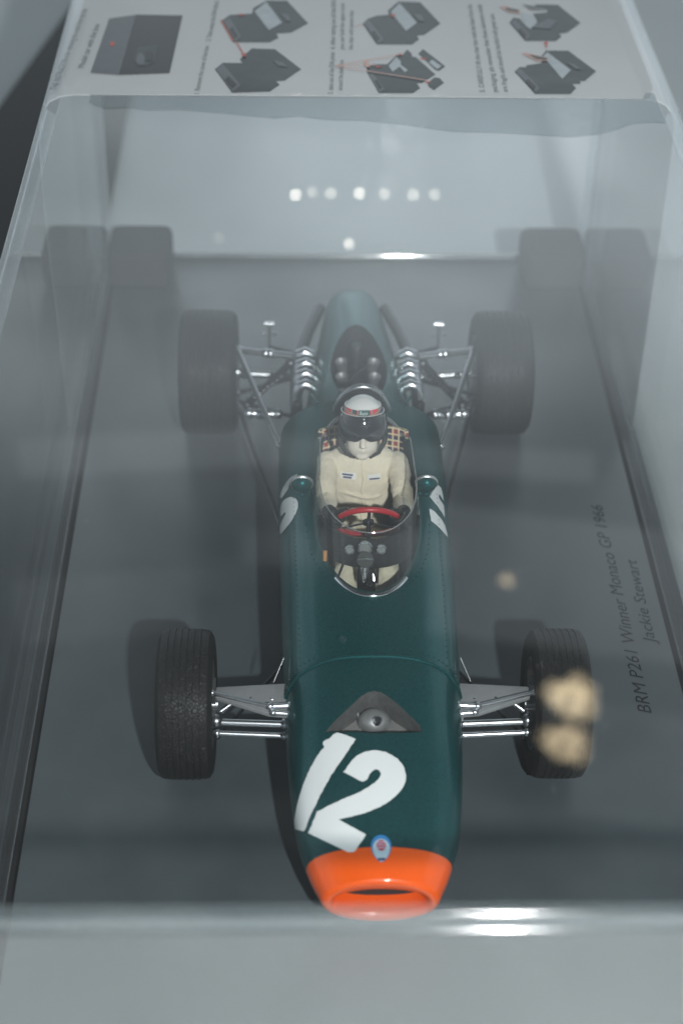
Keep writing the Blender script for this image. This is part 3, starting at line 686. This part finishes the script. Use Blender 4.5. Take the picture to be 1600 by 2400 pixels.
# dashboard seen from the front through the screen
def dash(u, v): a = R(-80+160*u); return Vector((10.3*math.sin(a), 36.5-12.0*math.cos(a)**.9+1.2*v, 33.0+6.3*v-.9*abs(2*u-1)**2))
mb = MB(); mb.loft([[dash(i/24, j/6) for i in range(25)] for j in range(7)], closed=False); dsh = mb.build('dashboard', ['black_plastic'], car, sharp=80)
md = dsh.modifiers.new('s', 'SOLIDIFY'); md.thickness = .8*MM; md.offset = 0; bake(dsh); finish(dsh.data, True, 50)
for (px, py, rr) in ((819, 1287, 1.0), (855, 1283, 1.5), (893, 1286, 1.05)):
    d = ray(px, py); p = CAM + d*((24.2-CAM.y)/d.y)
    mb = MB(); mb.lathe([(1.6, rr*.55), (0, rr), (-.5, rr), (-.7, rr*.8), (-.45, rr*.72), (-.45, 0)], p, (0, 1, -.35), 24)
    g = mb.build('gauge_back', ['gauge_face'], dsh)
    mb = MB(); mb.tube([p+Vector((rr*math.cos(t*.2618), -.55, rr*math.sin(t*.2618)*.95+.1)) for t in range(24)], .16, 6, closed=True); mb.build('bezel', ['chrome'], g)
d = ray(856, 1312); p = CAM + d*((20.8-CAM.y)/d.y)
mb = MB(); mb.lathe([(.8, 1.3), (0, 1.65), (-.5, 1.65), (-.5, 0)], p, (0, .8, -.6), 28); tach = mb.build('steering_column_boot', ['black_plastic'], car)
mb = MB(); mb.tube([p+Vector((1.66*math.cos(t*.2618), -.4-.6*math.sin(t*.2618)*.75, 1.66*math.sin(t*.2618)*.8-.3)) for t in range(24)], .17, 6, closed=True); mb.build('boot_ring', ['satin_metal'], tach)
mb = MB()
for k in range(5): q0 = at_z(853, 1334+k*6, 33.6-.5*k); mb.lathe([(-.28, .5), (-.15, .85), (.15, .85), (.28, .5)], q0, (0, 1, -.4), 18)
mb.build('column_spring', ['chrome'], car)
for a_, b_ in (((808, 1312), (792, 1352)), ((886, 1305), (883, 1366))):
    A = at_z(*a_, 34.5); B = at_z(*b_, 32.6); MB().tube([A, B], .28, 8).build('stay_rod', ['black_plastic'], car)
p = at_z(762, 1315, 33); MB().tube([p, p+Vector((0, 1.2, 1.8))], .5, 10).build('switch_lever', ['amber'], car)
# steering wheel
SWC = Vector((0.0, 38.2, 34.2)); n_ = Vector((0, math.cos(R(30)), math.sin(R(30)))); ux = Vector((1, 0, 0)); uz = n_.cross(ux)*-1
if uz.z < 0: uz = -uz
sw = MB().tube([SWC+ux*6.8*math.cos(2*math.pi*k/48)+uz*6.8*math.sin(2*math.pi*k/48) for k in range(48)], .62, 12, closed=True).build('steering_wheel', ['red_leather'], car)
mb = MB()
for ang in (90, 210, 330): mb.tube([SWC, SWC+ux*6.5*math.cos(R(ang))+uz*6.5*math.sin(R(ang))], .35, 8, flat=.5)
mb.lathe([(-.4, 0), (-.4, 1.2), (.4, 1.2), (.4, 0)], SWC, n_, 20); mb.build('wheel_spokes', ['dark_metal'], sw)
MB().tube([SWC-n_*.4, SWC-n_*14], .5, 10).build('steering_column', ['dark_metal'], car)
# mirrors
for sx, c in ((-1, at_z(707, 1134, 35.6)), (1, at_z(999, 1133, 35.6))):
    c = Vector(c); mb = MB()
    mb.lathe([(-1.9, 0), (-1.85, .7), (-1.6, 1.35), (-1.1, 1.85), (-.4, 2.2), (0, 2.28)], c, (0, 1, .25), 28); mir = mb.build('mirror_pod', ['green_paint'], car)
    MB().lathe([(-.25, 2.3), (0, 2.55), (.35, 2.5), (.5, 2.2), (.3, 1.9), (.25, 0)], c, (0, 1, .25), 28).build('mirror_glass', ['silver_paint'], mir)
    foot = Vector((sx*11.6, c.y+.5, top_z(11.6, c.y)+.1))
    mb = MB(); mb.tube([c+Vector((0, -.6, -1.6)), c+Vector((-sx*.6, -.6, -2.6)), foot+Vector((sx*.3, 0, .7)), foot], .38, 8); mb.ball(foot, .6, 10, 6); mb.ball(c+Vector((0, -.9, -2.2)), .55, 10, 6)
    mb.build('mirror_stalk', ['green_paint'], mir)
# ---------------------------------------------------------------- roll hoop, engine cover and intakes
EZT = [(83, 33.2), (95, 33.2), (110, 32.2), (125, 30.2), (140, 27.2), (150, 24.9), (155.5, 23.0), (157.2, 20.5)]
EHW = [(83, 14.2), (95, 13.4), (110, 12.3), (125, 10.8), (140, 8.9), (150, 7.4), (155.5, 6.2), (157.2, 4.2)]
EN = [(83, 2.3), (110, 2.0), (130, 1.75), (157.2, 2.5)]
def eng_ring(y):
    zt, hw, n = lerp_tab(EZT, y), lerp_tab(EHW, y), lerp_tab(EN, y); zc, zb = 17.0, 11.0+max(0, y-140)*.2; pts = []
    for k in range(72):
        t = 2*math.pi*(k+.5)/72; c, s_ = math.cos(t), math.sin(t); nn = n if s_ > 0 else 2.4
        pts.append(Vector((hw*math.copysign(abs(c)**(2/nn), c), y, zc+((zt-zc) if s_ > 0 else (zc-zb))*math.copysign(abs(s_)**(2/nn), s_))))
    return pts
mb = MB(); mb.loft([eng_ring(83+i*72/48) for i in range(49)]+[eng_ring(156.4), eng_ring(157.2)])
eng = mb.build('engine_cover', ['green_paint', 'dark_inside'], car)
op = []
for k in range(40):
    t = 2*math.pi*k/40; c, s_ = math.cos(t), math.sin(t); yy = 106+19.5*s_
    op.append(((6.9-1.6*max(0, s_))*math.copysign(abs(c)**.85, c), yy))
cut(eng, [prism(op, 19, 60, 'dark_inside')])
for i in range(4):
    for sx in (-1, 1):
        y = 93+i*6.6; mb = MB()
        mb.lathe([(0, 1.0), (3.5, 1.1), (5.2, 1.25), (6.4, 1.5), (6.8, 1.6), (6.7, 1.45), (5.5, 1.0), (1, .8)], (sx*3.2, y, 20.2+(.5 if i else 1.6)), (sx*.12, -.05, 1), 20)
        mb.build('intake_trumpet', ['rough_silver'], car)
mb = MB(); mb.lathe([(0, 1.7), (5.5, 1.7), (6.3, 1.5), (6.6, .9), (6.65, 0)], (0, 120.5, 21), (0, 0, 1), 24); mb.build('filler_cap', ['satin_metal'], car)
mb = MB(); mb.tube([(-2.5, 104, 26.3), (0, 108, 26.5), (2.5, 112, 26.3)], .35, 8); mb.build('throttle_link', ['dark_metal'], car)
mb = MB(); mb.tube([(6.3*math.cos(R(a)), 82.3-1.2*math.sin(R(a)), 31.0+9.3*math.sin(R(a))) for a in range(0, 181, 9)], .75, 12); mb.build('roll_hoop', ['satin_metal'], car)
mb = MB(); mb.lathe([(-.4, 0), (-.4, 5.2), (.3, 5.6), (.9, 5.2), (.9, 0)], (0, 80.6, 34.0), (0, 1, .1), 30); mb.build('headrest_pad', ['black_plastic'], car)
for sx in (-1, 1):
    mb = MB(); mb.tube([(sx*10.3, 86, 32.5), (sx*11.3, 87.5, 33.0), (sx*11.6, 90, 32.2)], .4, 8); mb.build('cover_clip', ['green_paint'], car)
    mb = MB(); mb.ball((sx*10.4, 107.5, 28.6), .6, 10, 6); mb.build('cover_stud', ['chrome'], car)
    # four bright exhaust stubs along each side
    for i in range(4):
        y = 106.0+i*4.9; mb = MB()
        mb.tube([(sx*11.0, y, 24.0), (sx*12.8, y, 25.0), (sx*14.2, y-.1, 24.4), (sx*15.0, y-.2, 22.3), (sx*15.0, y-.2, 18.5)], [1.2, 1.35, 1.45, 1.35, 1.2], 14)
        mb.build('exhaust_stub', ['bright_metal'], car)
    mb = MB(); mb.tube([(sx*15.0, 103.5, 17.8), (sx*15.2, 126, 17.2), (sx*12.0, 142, 17.5), (sx*8.6, 154, 18.2)], 1.5, 14); mb.build('exhaust_collector', ['dark_metal'], car)
    mb = MB(); mb.box((min(sx*9, sx*15.5), 97, 9), (max(sx*9, sx*15.5), 104, 20)); mb.build('engine_block', ['dark_metal'], car, bevel=.8)
    mb = MB(); mb.tube([(sx*14.6, 99, 20), (sx*14.8, 99.2, 23.2)], 1.2, 12); mb.ball((sx*14.8, 99.2, 23.4), 1.25, 12, 8); mb.build('oil_filter', ['black_plastic'], car)
mb = MB(); mb.box((-9.5, 86.3, 6.5), (9.5, 128, 17.5)); mb.build('engine_sump', ['dark_metal'], car, bevel=1.2)
mb = MB(); mb.box((-6.5, 128.3, 8.5), (6.5, 146, 17.0)); mb.build('gearbox', ['dark_metal'], car, bevel=1.2)

# ---------------------------------------------------------------- wheels and suspension
def rod(name, a, b, r_, mat='bright_metal', ends=True, parent=None, r2=None):
    mb = MB(); a, b = Vector(a), Vector(b); mb.tube([a, b], [r_, r2 or r_], 12)
    if ends: mb.ball(a, r_*1.45, 12, 8); mb.ball(b, r_*1.45, 12, 8)
    return mb.build(name, [mat], parent or car)
def wheel(cx, cy, rad, wid):
    sx = math.copysign(1, cx); w = wid/2; c = Vector((cx, cy, rad)); ax = (sx, 0, 0); rr = rad*.63
    wh = bpy.data.objects.new('wheel', None); col.objects.link(wh); wh.parent = car; wh.location = (c-LOC['model_car'])*MM; LOC[wh.name] = c
    wh.empty_display_size = .01
    pr = [(-w*.80, rr), (-w*.97, rr*1.10), (-w*1.0, rr*1.28), (-w*.96, rad*.90), (-w*.84, rad*.972)]
    g = 7                                                     # tread ribs with grooves between
    for i in range(g):
        a0 = -w*.80+1.60*w*i/g; a1 = -w*.80+1.60*w*(i+1)/g; cr = lambda a: rad-.55*(a/w)**4-.05
        pr += [(a0+.16, cr(a0)), (a1-.16, cr(a1))]
        if i < g-1: pr += [(a1-.12, cr(a1)-.26), (a1+.12, cr(a1)-.26)]
    pr += [(w*.84, rad*.972), (w*.96, rad*.90), (w*1.0, rr*1.28), (w*.97, rr*1.10), (w*.80, rr)]
    ms = [1 if abs(pr[i][0]) > w*.83 and abs(pr[i+1][0]) > w*.83 else 0 for i in range(len(pr)-1)]
    mb = MB(); mb.lathe(pr, c, ax, 64, ms=ms); ty = mb.build('tyre', ['rubber', 'rubber_plain'], wh, sharp=32)
    mb = MB(); mb.lathe([(-w*.82, rr*1.02), (-w*.92, rr*.98), (-w*.86, rr*.88), (-w*.2, rr*.80), (w*.45, rr*.80), (w*.86, rr*.88), (w*.92, rr*.98), (w*.82, rr*1.02)], c, ax, 48); mb.build('rim', ['rim_paint'], wh)
    mb = MB()
    for k in range(6):
        a = R(60*k+15); d_ = Vector((0, math.cos(a), math.sin(a))); mb.tube([c+Vector((sx*w*.5, 0, 0))+d_*2.2, c+Vector((sx*w*.30, 0, 0))+d_*rr*.82], [1.25, .95], 10, flat=.6)
    mb.lathe([(w*.1, 0), (w*.1, 2.7), (w*.6, 2.5), (w*.62, 0)], c, ax, 24); mb.build('spokes', ['rim_paint'], wh)
    mb = MB(); mb.lathe([(w*.6, 1.5), (w*.9, 1.4), (w*1.0, .9), (w*1.0, 0)], c, ax, 6); mb.build('hub_nut', ['satin_metal'], wh)
    mb = MB(); mb.lathe([(-w*.55, 0), (-w*.55, rr*.72), (-w*.40, rr*.72), (-w*.40, 0)], c, ax, 32); mb.build('brake_disc', ['satin_metal'], wh)
    mb = MB(); mb.tube([c+Vector((-sx*w*.2, 0, 0)), c+Vector((-sx*(w+.6), 0, 0))], [1.9, 1.5], 16); mb.box((min(c.x-sx*w*.5, c.x-sx*w*1.05), cy-1.2, rad-5.5), (max(c.x-sx*w*.5, c.x-sx*w*1.05), cy+1.2, rad+6)); mb.build('upright', ['satin_metal'], wh)
    return wh
FY, RY, FR, RR_ = 3.2, 125.6, 15.1, 15.9
for sx in (-1, 1):
    wheel(sx*37.0, FY, FR, 11.2); wheel(sx*37.2, RY, RR_, 14.6)
    # front: riveted rocker plate, upper rod, two bright lower tubes
    pl = [(sx*31.0, 1.8), (sx*16.6, 2.6), (sx*16.6, -6.4), (sx*20.5, -5.9), (sx*31.0, -1.0)]
    mb = MB(); mb.add([(x, y, 21.6-.02*abs(x)) for x, y in pl]+[(x, y, 20.5-.02*abs(x)) for x, y in pl], [(0,1,2,3,4), (9,8,7,6,5)]+[(i, i+5, (i+1) % 5+5, (i+1) % 5) for i in range(5)])
    rk = mb.build('rocker_plate', ['grey_plate'], car, bevel=.2)
    for k in range(3):
        mb = MB(); mb.ball((sx*(19.9+4.2*k), -1.9+.35*k, 21.25-.07*k), (.3, .3, .2), 8, 6); mb.build('rivet', ['chrome'], rk)
    rod('upper_arm', (sx*31.6, -1.5, 22.4), (sx*20.2, -5.2, 22.3), .42); rod('upper_arm_foot', (sx*20.2, -5.2, 22.3), (sx*16.2, -5.0, 22.4), .55)
    rod('arm_pivot', (sx*19.6, -6.2, 21.6), (sx*16.4, -6.4, 21.4), .5)
    rod('track_rod', (sx*30.8, -1.3, 14.4), (sx*17.2, -2.2, 14.6), .72); rod('lower_arm', (sx*30.8, -3.2, 13.2), (sx*17.4, -3.8, 13.0), .58)
    mb = MB(); mb.ball((sx*31.0, -1.2, 14.6), 1.35, 16, 10); mb.build('ball_joint', ['satin_metal'], car)
    for k in range(3): MB().lathe([(-.3, .5), (-.2, .85), (.2, .85), (.3, .5)], (sx*(17.6+.1*k), -2.6-.9*k*.5, 16.8+1.3*k), (1, 0, 0), 14).build('pivot_bolt', ['chrome'], car)
    rod('lower_arm_stay', (sx*31, 1, 8), (sx*17.6, 22, 9), .4, 'dark_metal'); rod('upper_stay', (sx*30, -1.5, 17.5), (sx*24.5, 1.2, 20.4), .5, 'satin_metal', False)
    rod('brake_pipe', (sx*19.6, 3.2, 21), (sx*17.6, 6.8, 24.2), .14, 'satin_metal', False)
    # rear
    rod('rear_top_link', (sx*29.6, 127, 21.5), (sx*22.8, 125.0, 21.9), .85); rod('rear_top_link', (sx*21.5, 124.7, 22.0), (sx*14.0, 122.6, 22.4), .85)
    rod('drive_shaft', (sx*30, RY, 15.5), (sx*7, RY, 14.2), .95, 'satin_metal'); mb = MB(); mb.ball((sx*28.4, RY, 15.5), 1.5, 14, 8); mb.build('shaft_joint', ['satin_metal'], car)
    rod('rear_lower_link', (sx*26.8, 109.2, 14.2), (sx*24.2, 109.2, 14.0), .95); rod('rear_lower_link', (sx*22.8, 109.2, 14), (sx*19.6, 109.2, 14), .95)
    rod('upper_radius_rod', (sx*30.0, 126.0, 22.5), (sx*19.0, 84.6, 21.5), .68, 'satin_metal'); rod('lower_radius_rod', (sx*30.4, 124.0, 8.2), (sx*18.6, 70.0, 8.5), .62, 'dark_metal')
    rod('rear_wishbone', (sx*30, 128, 8), (sx*9, 138, 8.5), .6, 'dark_metal'); rod('rear_wishbone', (sx*30, 124, 8), (sx*12, 112, 10), .6, 'dark_metal')
    rod('rear_damper', (sx*27.5, 120.5, 9.2), (sx*16.5, 117, 24), .95, 'dark_metal')
    mb = MB(); mb.tube([(sx*(27.3-9.5*k/60)+.9*math.cos(k*.9), 120.4-2.6*k/60+.9*math.sin(k*.9)*1.2, 10.5+10.5*k/60) for k in range(61)], .3, 6); mb.build('coil_spring', ['dark_metal'], car)
    rod('rear_post', (sx*22.0, 137, 16), (sx*22.0, 138.3, 22.4), .38, 'satin_metal', False); mb = MB(); mb.tube([(sx*22-1.2, 138.4, 22.6), (sx*22+1.2, 138.4, 22.6)], .62, 10); mb.build('post_cap', ['bright_metal'], car)
    for dx in (-1.4, 1.4): mb = MB(); mb.ball((sx*22+dx, 136.6, 20.4), .5, 10, 6); mb.build('post_bolt', ['chrome'], car)
    rod('post_stay', (sx*22.0, 137, 16.4), (sx*10, 132, 16), .5, 'dark_metal', False)

# ------------------------------------------------------------------ seated driver
drv = root('person', (-.6, 66, 13), 'seated driver in cream overalls, white helmet with red tartan band, hands on red wheel', 'person')
def remesh(o, vox, sm=6, f=.5):
    md = o.modifiers.new('r', 'REMESH'); md.mode = 'VOXEL'; md.voxel_size = vox*MM; md.use_smooth_shade = True
    m2 = o.modifiers.new('s', 'SMOOTH'); m2.factor = f; m2.iterations = sm
    bake(o); finish(o.data, True, 80)
HC = Vector((-.8, 60.0, 44.2))
mb = MB()
X0 = -.5
mb.loft([[Vector((X0+hw*math.cos(2*math.pi*k/24), yc+dp*math.sin(2*math.pi*k/24), z)) for k in range(24)] for (z, hw, yc, dp) in
         ((11.5, 5.2, 63.5, 4.6), (15, 5.7, 62.5, 4.6), (20, 6.0, 62.0, 4.4), (25, 7.6, 62.4, 4.5), (29, 8.4, 62.8, 4.4), (32, 8.4, 63.2, 3.9), (34.2, 7.0, 63.6, 3.3), (35.6, 4.6, 63.7, 2.7), (37, 2.9, 63.2, 2.5), (40, 2.5, 62.2, 2.4))])
hands = []
for sx in (-1, 1):
    sh = Vector((X0+sx*7.7, 63.2, 32.0)); el = Vector((X0*.3+sx*8.5, 52.5, 28.6)); wr = Vector((X0*.5+sx*7.9, 42.2, 34.0))
    mb.ball(sh, (2.5, 2.6, 2.5), 16, 10)
    mb.tube([sh, sh.lerp(el, .5)+Vector((sx*.3, 0, .2)), el, el.lerp(wr, .5)+Vector((0, .2, -.2)), wr], [2.6, 2.5, 2.3, 2.0, 1.55], 16); mb.ball(el, 2.3, 14, 8)
    hip = Vector((X0+sx*3.2, 62, 12)); kn = Vector((X0+sx*4.6, 31, 26.0)); an = Vector((X0+sx*3.4, 4, 14))
    mb.tube([hip, hip.lerp(kn, .5), kn, kn.lerp(an, .5), an], [3.6, 3.2, 2.7, 2.2, 1.5], 16); mb.ball(kn, 2.7, 14, 8)
    mb.tube([an, an+Vector((0, -4, 3))], [1.5, 1.1], 12)
    hands.append((sx, wr))
# head and face
mb.ball(HC+Vector((0, .2, .4)), (4.4, 4.9, 5.6), 24, 16)
mb.ball(HC+Vector((0, -2.0, -3.6)), (3.35, 2.8, 3.4), 20, 14)                       # jaw
mb.ball(HC+Vector((0, -4.1, -5.35)), (1.5, 1.0, 1.0), 14, 8)                         # chin
mb.tube([HC+Vector((0, -4.3, -.6)), HC+Vector((0, -5.5, -2.1)), HC+Vector((0, -4.6, -2.6))], [.45, .75, .5], 10)   # nose
mb.tube([HC+Vector((-1.2, -4.25, -3.75)), HC+Vector((0, -4.85, -3.7)), HC+Vector((1.2, -4.25, -3.75))], .34, 8)       # lips
mb.tube([HC+Vector((-1.0, -4.2, -4.3)), HC+Vector((0, -4.75, -4.35)), HC+Vector((1.0, -4.2, -4.3))], .32, 8)
for sx, wr in hands:                                   # cloth rolls at the elbows and waist
    el = Vector((X0*.3+sx*8.5, 52.5, 28.6)); sh = Vector((X0+sx*7.7, 63.2, 32.0))
    for k in range(4):
        c0 = el.lerp(wr, .12+.17*k); ax = (wr-el).normalized(); u_ = ax.cross(Vector((1, 0, .2))).normalized(); w_ = ax.cross(u_); rr = 2.2-.15*k
        mb.tube([c0+ax*(.35*math.sin(2*a+k))+(u_*math.cos(a)+w_*math.sin(a))*rr for a in (2*math.pi*i/18 for i in range(18))], .30, 6, closed=True)
    for k in range(2):
        c0 = sh.lerp(el, .45+.25*k); ax = (el-sh).normalized(); u_ = ax.cross(Vector((1, 0, .2))).normalized(); w_ = ax.cross(u_)
        mb.tube([c0+ax*(.5*math.sin(2*a+k))+(u_*math.cos(a)+w_*math.sin(a))*2.2 for a in (2*math.pi*i/18 for i in range(18))], .26, 6, closed=True)
for z_, amp in ((20.5, .5), (23.2, .7), (26.4, .5)):
    mb.tube([(X0+6.4*math.cos(a), 62.2-4.4*math.sin(a), z_+amp*math.sin(3*a+z_)) for a in (math.pi*i/20 for i in range(21))], .32, 6)
bd = mb.build('body', ['overalls', 'skin'], drv); remesh(bd, .24, 3)
for p in bd.data.polygons:
    c = p.center/MM + LOC['person']
    if c.z > 38.2 + (c.y-58)*.12: p.material_index = 1
# collar
mb = MB(); mb.tube([(X0+3.4*math.cos(R(a)), 61.9+3.1*math.sin(R(a)), 37.2-.9*math.sin(R(-a))*-.6) for a in range(0, 360, 12)], .6, 8, closed=True); mb.build('collar', ['overalls'], drv)
mb = MB(); mb.tube([(X0+.15*math.sin(k), lerp_tab([(18, 57.4), (25, 57.8), (30, 58.4), (34, 60.0), (36, 61.0)], 18+k*.9)-.02, 18+k*.9) for k in range(20)], .13, 6); mb.build('zip', ['overalls'], drv)
# helmet shell, tartan band, visor
def shell(th0, th1, r_, half=None, n=40, seg=56, yo=0.0, jag=None):
    secs = []
    for i in range(n+1):
        th = R(th0+(th1-th0)*i/n); s_ = []
        for k in range(seg+(1 if half else 0)):
            a = (R(-90-half)+R(2*half)*k/seg) if half else 2*math.pi*k/seg
            s_.append(HC + HROT @ Vector((r_[0]*math.sin(th)*math.cos(a), r_[1]*math.sin(th)*math.sin(a)+yo, r_[2]*math.cos(th))))
        secs.append(s_)
    return secs
HROT = Matrix.Rotation(R(-16), 3, 'X')
mb = MB(); mb.loft(shell(0.5, 48, (5.25, 5.9, 6.7)), cap=(True, False)); hel = mb.build('helmet', ['helmet_white'], drv)
mb = MB(); mb.loft(shell(58, 118, (5.2, 5.85, 6.6), None)[:], cap=(False, False))
# lower rear shell only: drop the face opening
mb.f = [f for f in mb.f if not (sum((mb.v[i]-HC).y for i in f)/len(f) < -1.2 and sum((mb.v[i]-HC).z for i in f)/len(f) < 1.6)]; mb.mi = [0]*len(mb.f)
mb.build('helmet_lower', ['visor'], hel)
mb = MB(); mb.loft(shell(46, 60, (5.3, 5.95, 6.75), None, 8), cap=(False, False)); mb.build('tartan_band', ['tartan_band'], hel)
mb = MB()
for th0 in (46.3, 59.6): mb.tube([p for p in shell(th0, th0, (5.33, 5.98, 6.78), None, 1)[0]], .12, 6, closed=True)
mb.build('band_piping', ['helmet_white'], hel)
secs = shell(59.6, 107, (5.55, 6.35, 7.0), 78, 14, 40)
for s_ in secs[-5:]:
    pass
for i, s_ in enumerate(secs):
    for k, p in enumerate(s_):
        u = abs(k/40*2-1); lift = max(0, (i-9)/5)*(1.0*(1-min(1, u/.22)) if u < .22 else .0) + max(0, (i-9)/5)*max(0, u-.55)*.6
        p.z += lift*1.1
mb = MB(); mb.loft(secs, closed=False); vis = mb.build('visor', ['visor'], hel, sharp=80)
md = vis.modifiers.new('s', 'SOLIDIFY'); md.thickness = .25*MM; bake(vis); finish(vis.data, True, 50)
for a in (-62, 0, 62):
    pt = HC + HROT @ Vector((5.6*math.sin(R(64))*math.sin(R(a)), -6.4*math.sin(R(64))*math.cos(R(a)), 7.0*math.cos(R(64)))); MB().ball(pt, .3, 10, 6).build('visor_stud', ['chrome'], vis)
for sx in (-1, 1):
    mb = MB(); mb.tube([HC+Vector((sx*5.0, -.6, -.5)), HC+Vector((sx*4.75, -1.9, -3.2)), HC+Vector((sx*3.6, -2.6, -5.6)), HC+Vector((sx*1.6, -2.6, -6.9))], [.7, .6, .4, .35], 8, flat=.5); mb.build('chin_strap', ['glove'], hel)
# badge on the band
def on_band(a, th): return HC + HROT @ Vector((5.42*math.sin(R(th))*math.sin(R(a)), -6.07*math.sin(R(th))*math.cos(R(a)), 6.87*math.cos(R(th))))
mb = MB(); mb.loft([[on_band(-14+28*i/8, 47+12*j/3) for i in range(9)] for j in range(4)], closed=False); bg_ = mb.build('badge', ['teal_badge'], hel)
v, f_ = text_flat('Buco', (-11, 0, 0), (11, 0, 0), 7.5, shear=.2); MB().add([HC + (on_band(p.x, 56.8-p.y)-HC)*1.012 for p in v], f_).build('badge_text', ['helmet_white'], bg_, smooth=False)
# gloves: palm, four curled fingers and thumb closed round the rim
for sx, wr in hands:
    g0 = SWC + ux*sx*6.8*math.cos(R(12)) + uz*6.8*math.sin(R(12))
    mb = MB(); palm = g0 + n_*1.0 + Vector((sx*.8, .2, 0)); mb.ball(palm, (1.1, 1.5, 1.9), 14, 10); mb.tube([wr+(wr-palm)*.25, wr, palm], [1.5, 1.55, 1.2], 14)
    for k, ln in enumerate((1.0, 1.08, 1.0, .85)):
        ang = 12 + (k-1.5)*9.5; cpt = SWC + ux*sx*6.8*math.cos(R(ang)) + uz*6.8*math.sin(R(ang)); ro = (cpt-SWC).normalized(); pts = []
        for j in range(7):
            b_ = R(40+j*42*ln); pts.append(cpt + (ro*math.sin(b_)*-1*-1 if False else ro*math.cos(b_-R(40)) )*1.12 - n_*math.sin(b_-R(40))*1.12 + n_*.15)
        mb.tube(pts, [.55, .55, .52, .5, .48, .44, .36], 8)
    cpt = SWC + ux*sx*6.8*math.cos(R(38)) + uz*6.8*math.sin(R(38)); mb.tube([palm+uz*.8, cpt+n_*1.1-ux*sx*.5, cpt+n_*.7-ux*sx*1.1], [.62, .58, .42], 8)
    gl = mb.build('glove', ['glove'], drv); remesh(gl, .14, 2, .4)
# chest patches
def chest_y(x, z):
    hw, yc, dp = (lerp_tab([(25, 7.6), (29, 8.4), (32, 8.4), (34.2, 7.0)], z), lerp_tab([(25, 62.4), (29, 62.8), (32, 63.2), (34.2, 63.6)], z), lerp_tab([(25, 4.5), (29, 4.4), (32, 3.9), (34.2, 3.3)], z))
    return yc - dp*math.sqrt(max(.05, 1-((x-X0)/hw)**2))
def patch(x0, x1, z0, z1, mat, off, par, name='chest_patch'):
    mb = MB(); mb.loft([[Vector((x0+(x1-x0)*i/5, chest_y(x0+(x1-x0)*i/5, z0+(z1-z0)*j/2)-off, z0+(z1-z0)*j/2)) for i in range(6)] for j in range(3)], closed=False); return mb.build(name, [mat], par)
p1 = patch(-5.4, -1.9, 30.4, 31.9, 'helmet_white', .12, drv); patch(-5.0, -2.6, 31.2, 31.6, 'dark_blue', .2, p1, 'patch_mark'); patch(-4.8, -2.9, 30.6, 31.0, 'dark_blue', .2, p1, 'patch_mark')
p2 = patch(.6, 3.5, 30.3, 31.5, 'helmet_white', .10, drv); patch(1.0, 3.3, 30.4, 30.75, 'dark_blue', .18, p2, 'patch_mark')
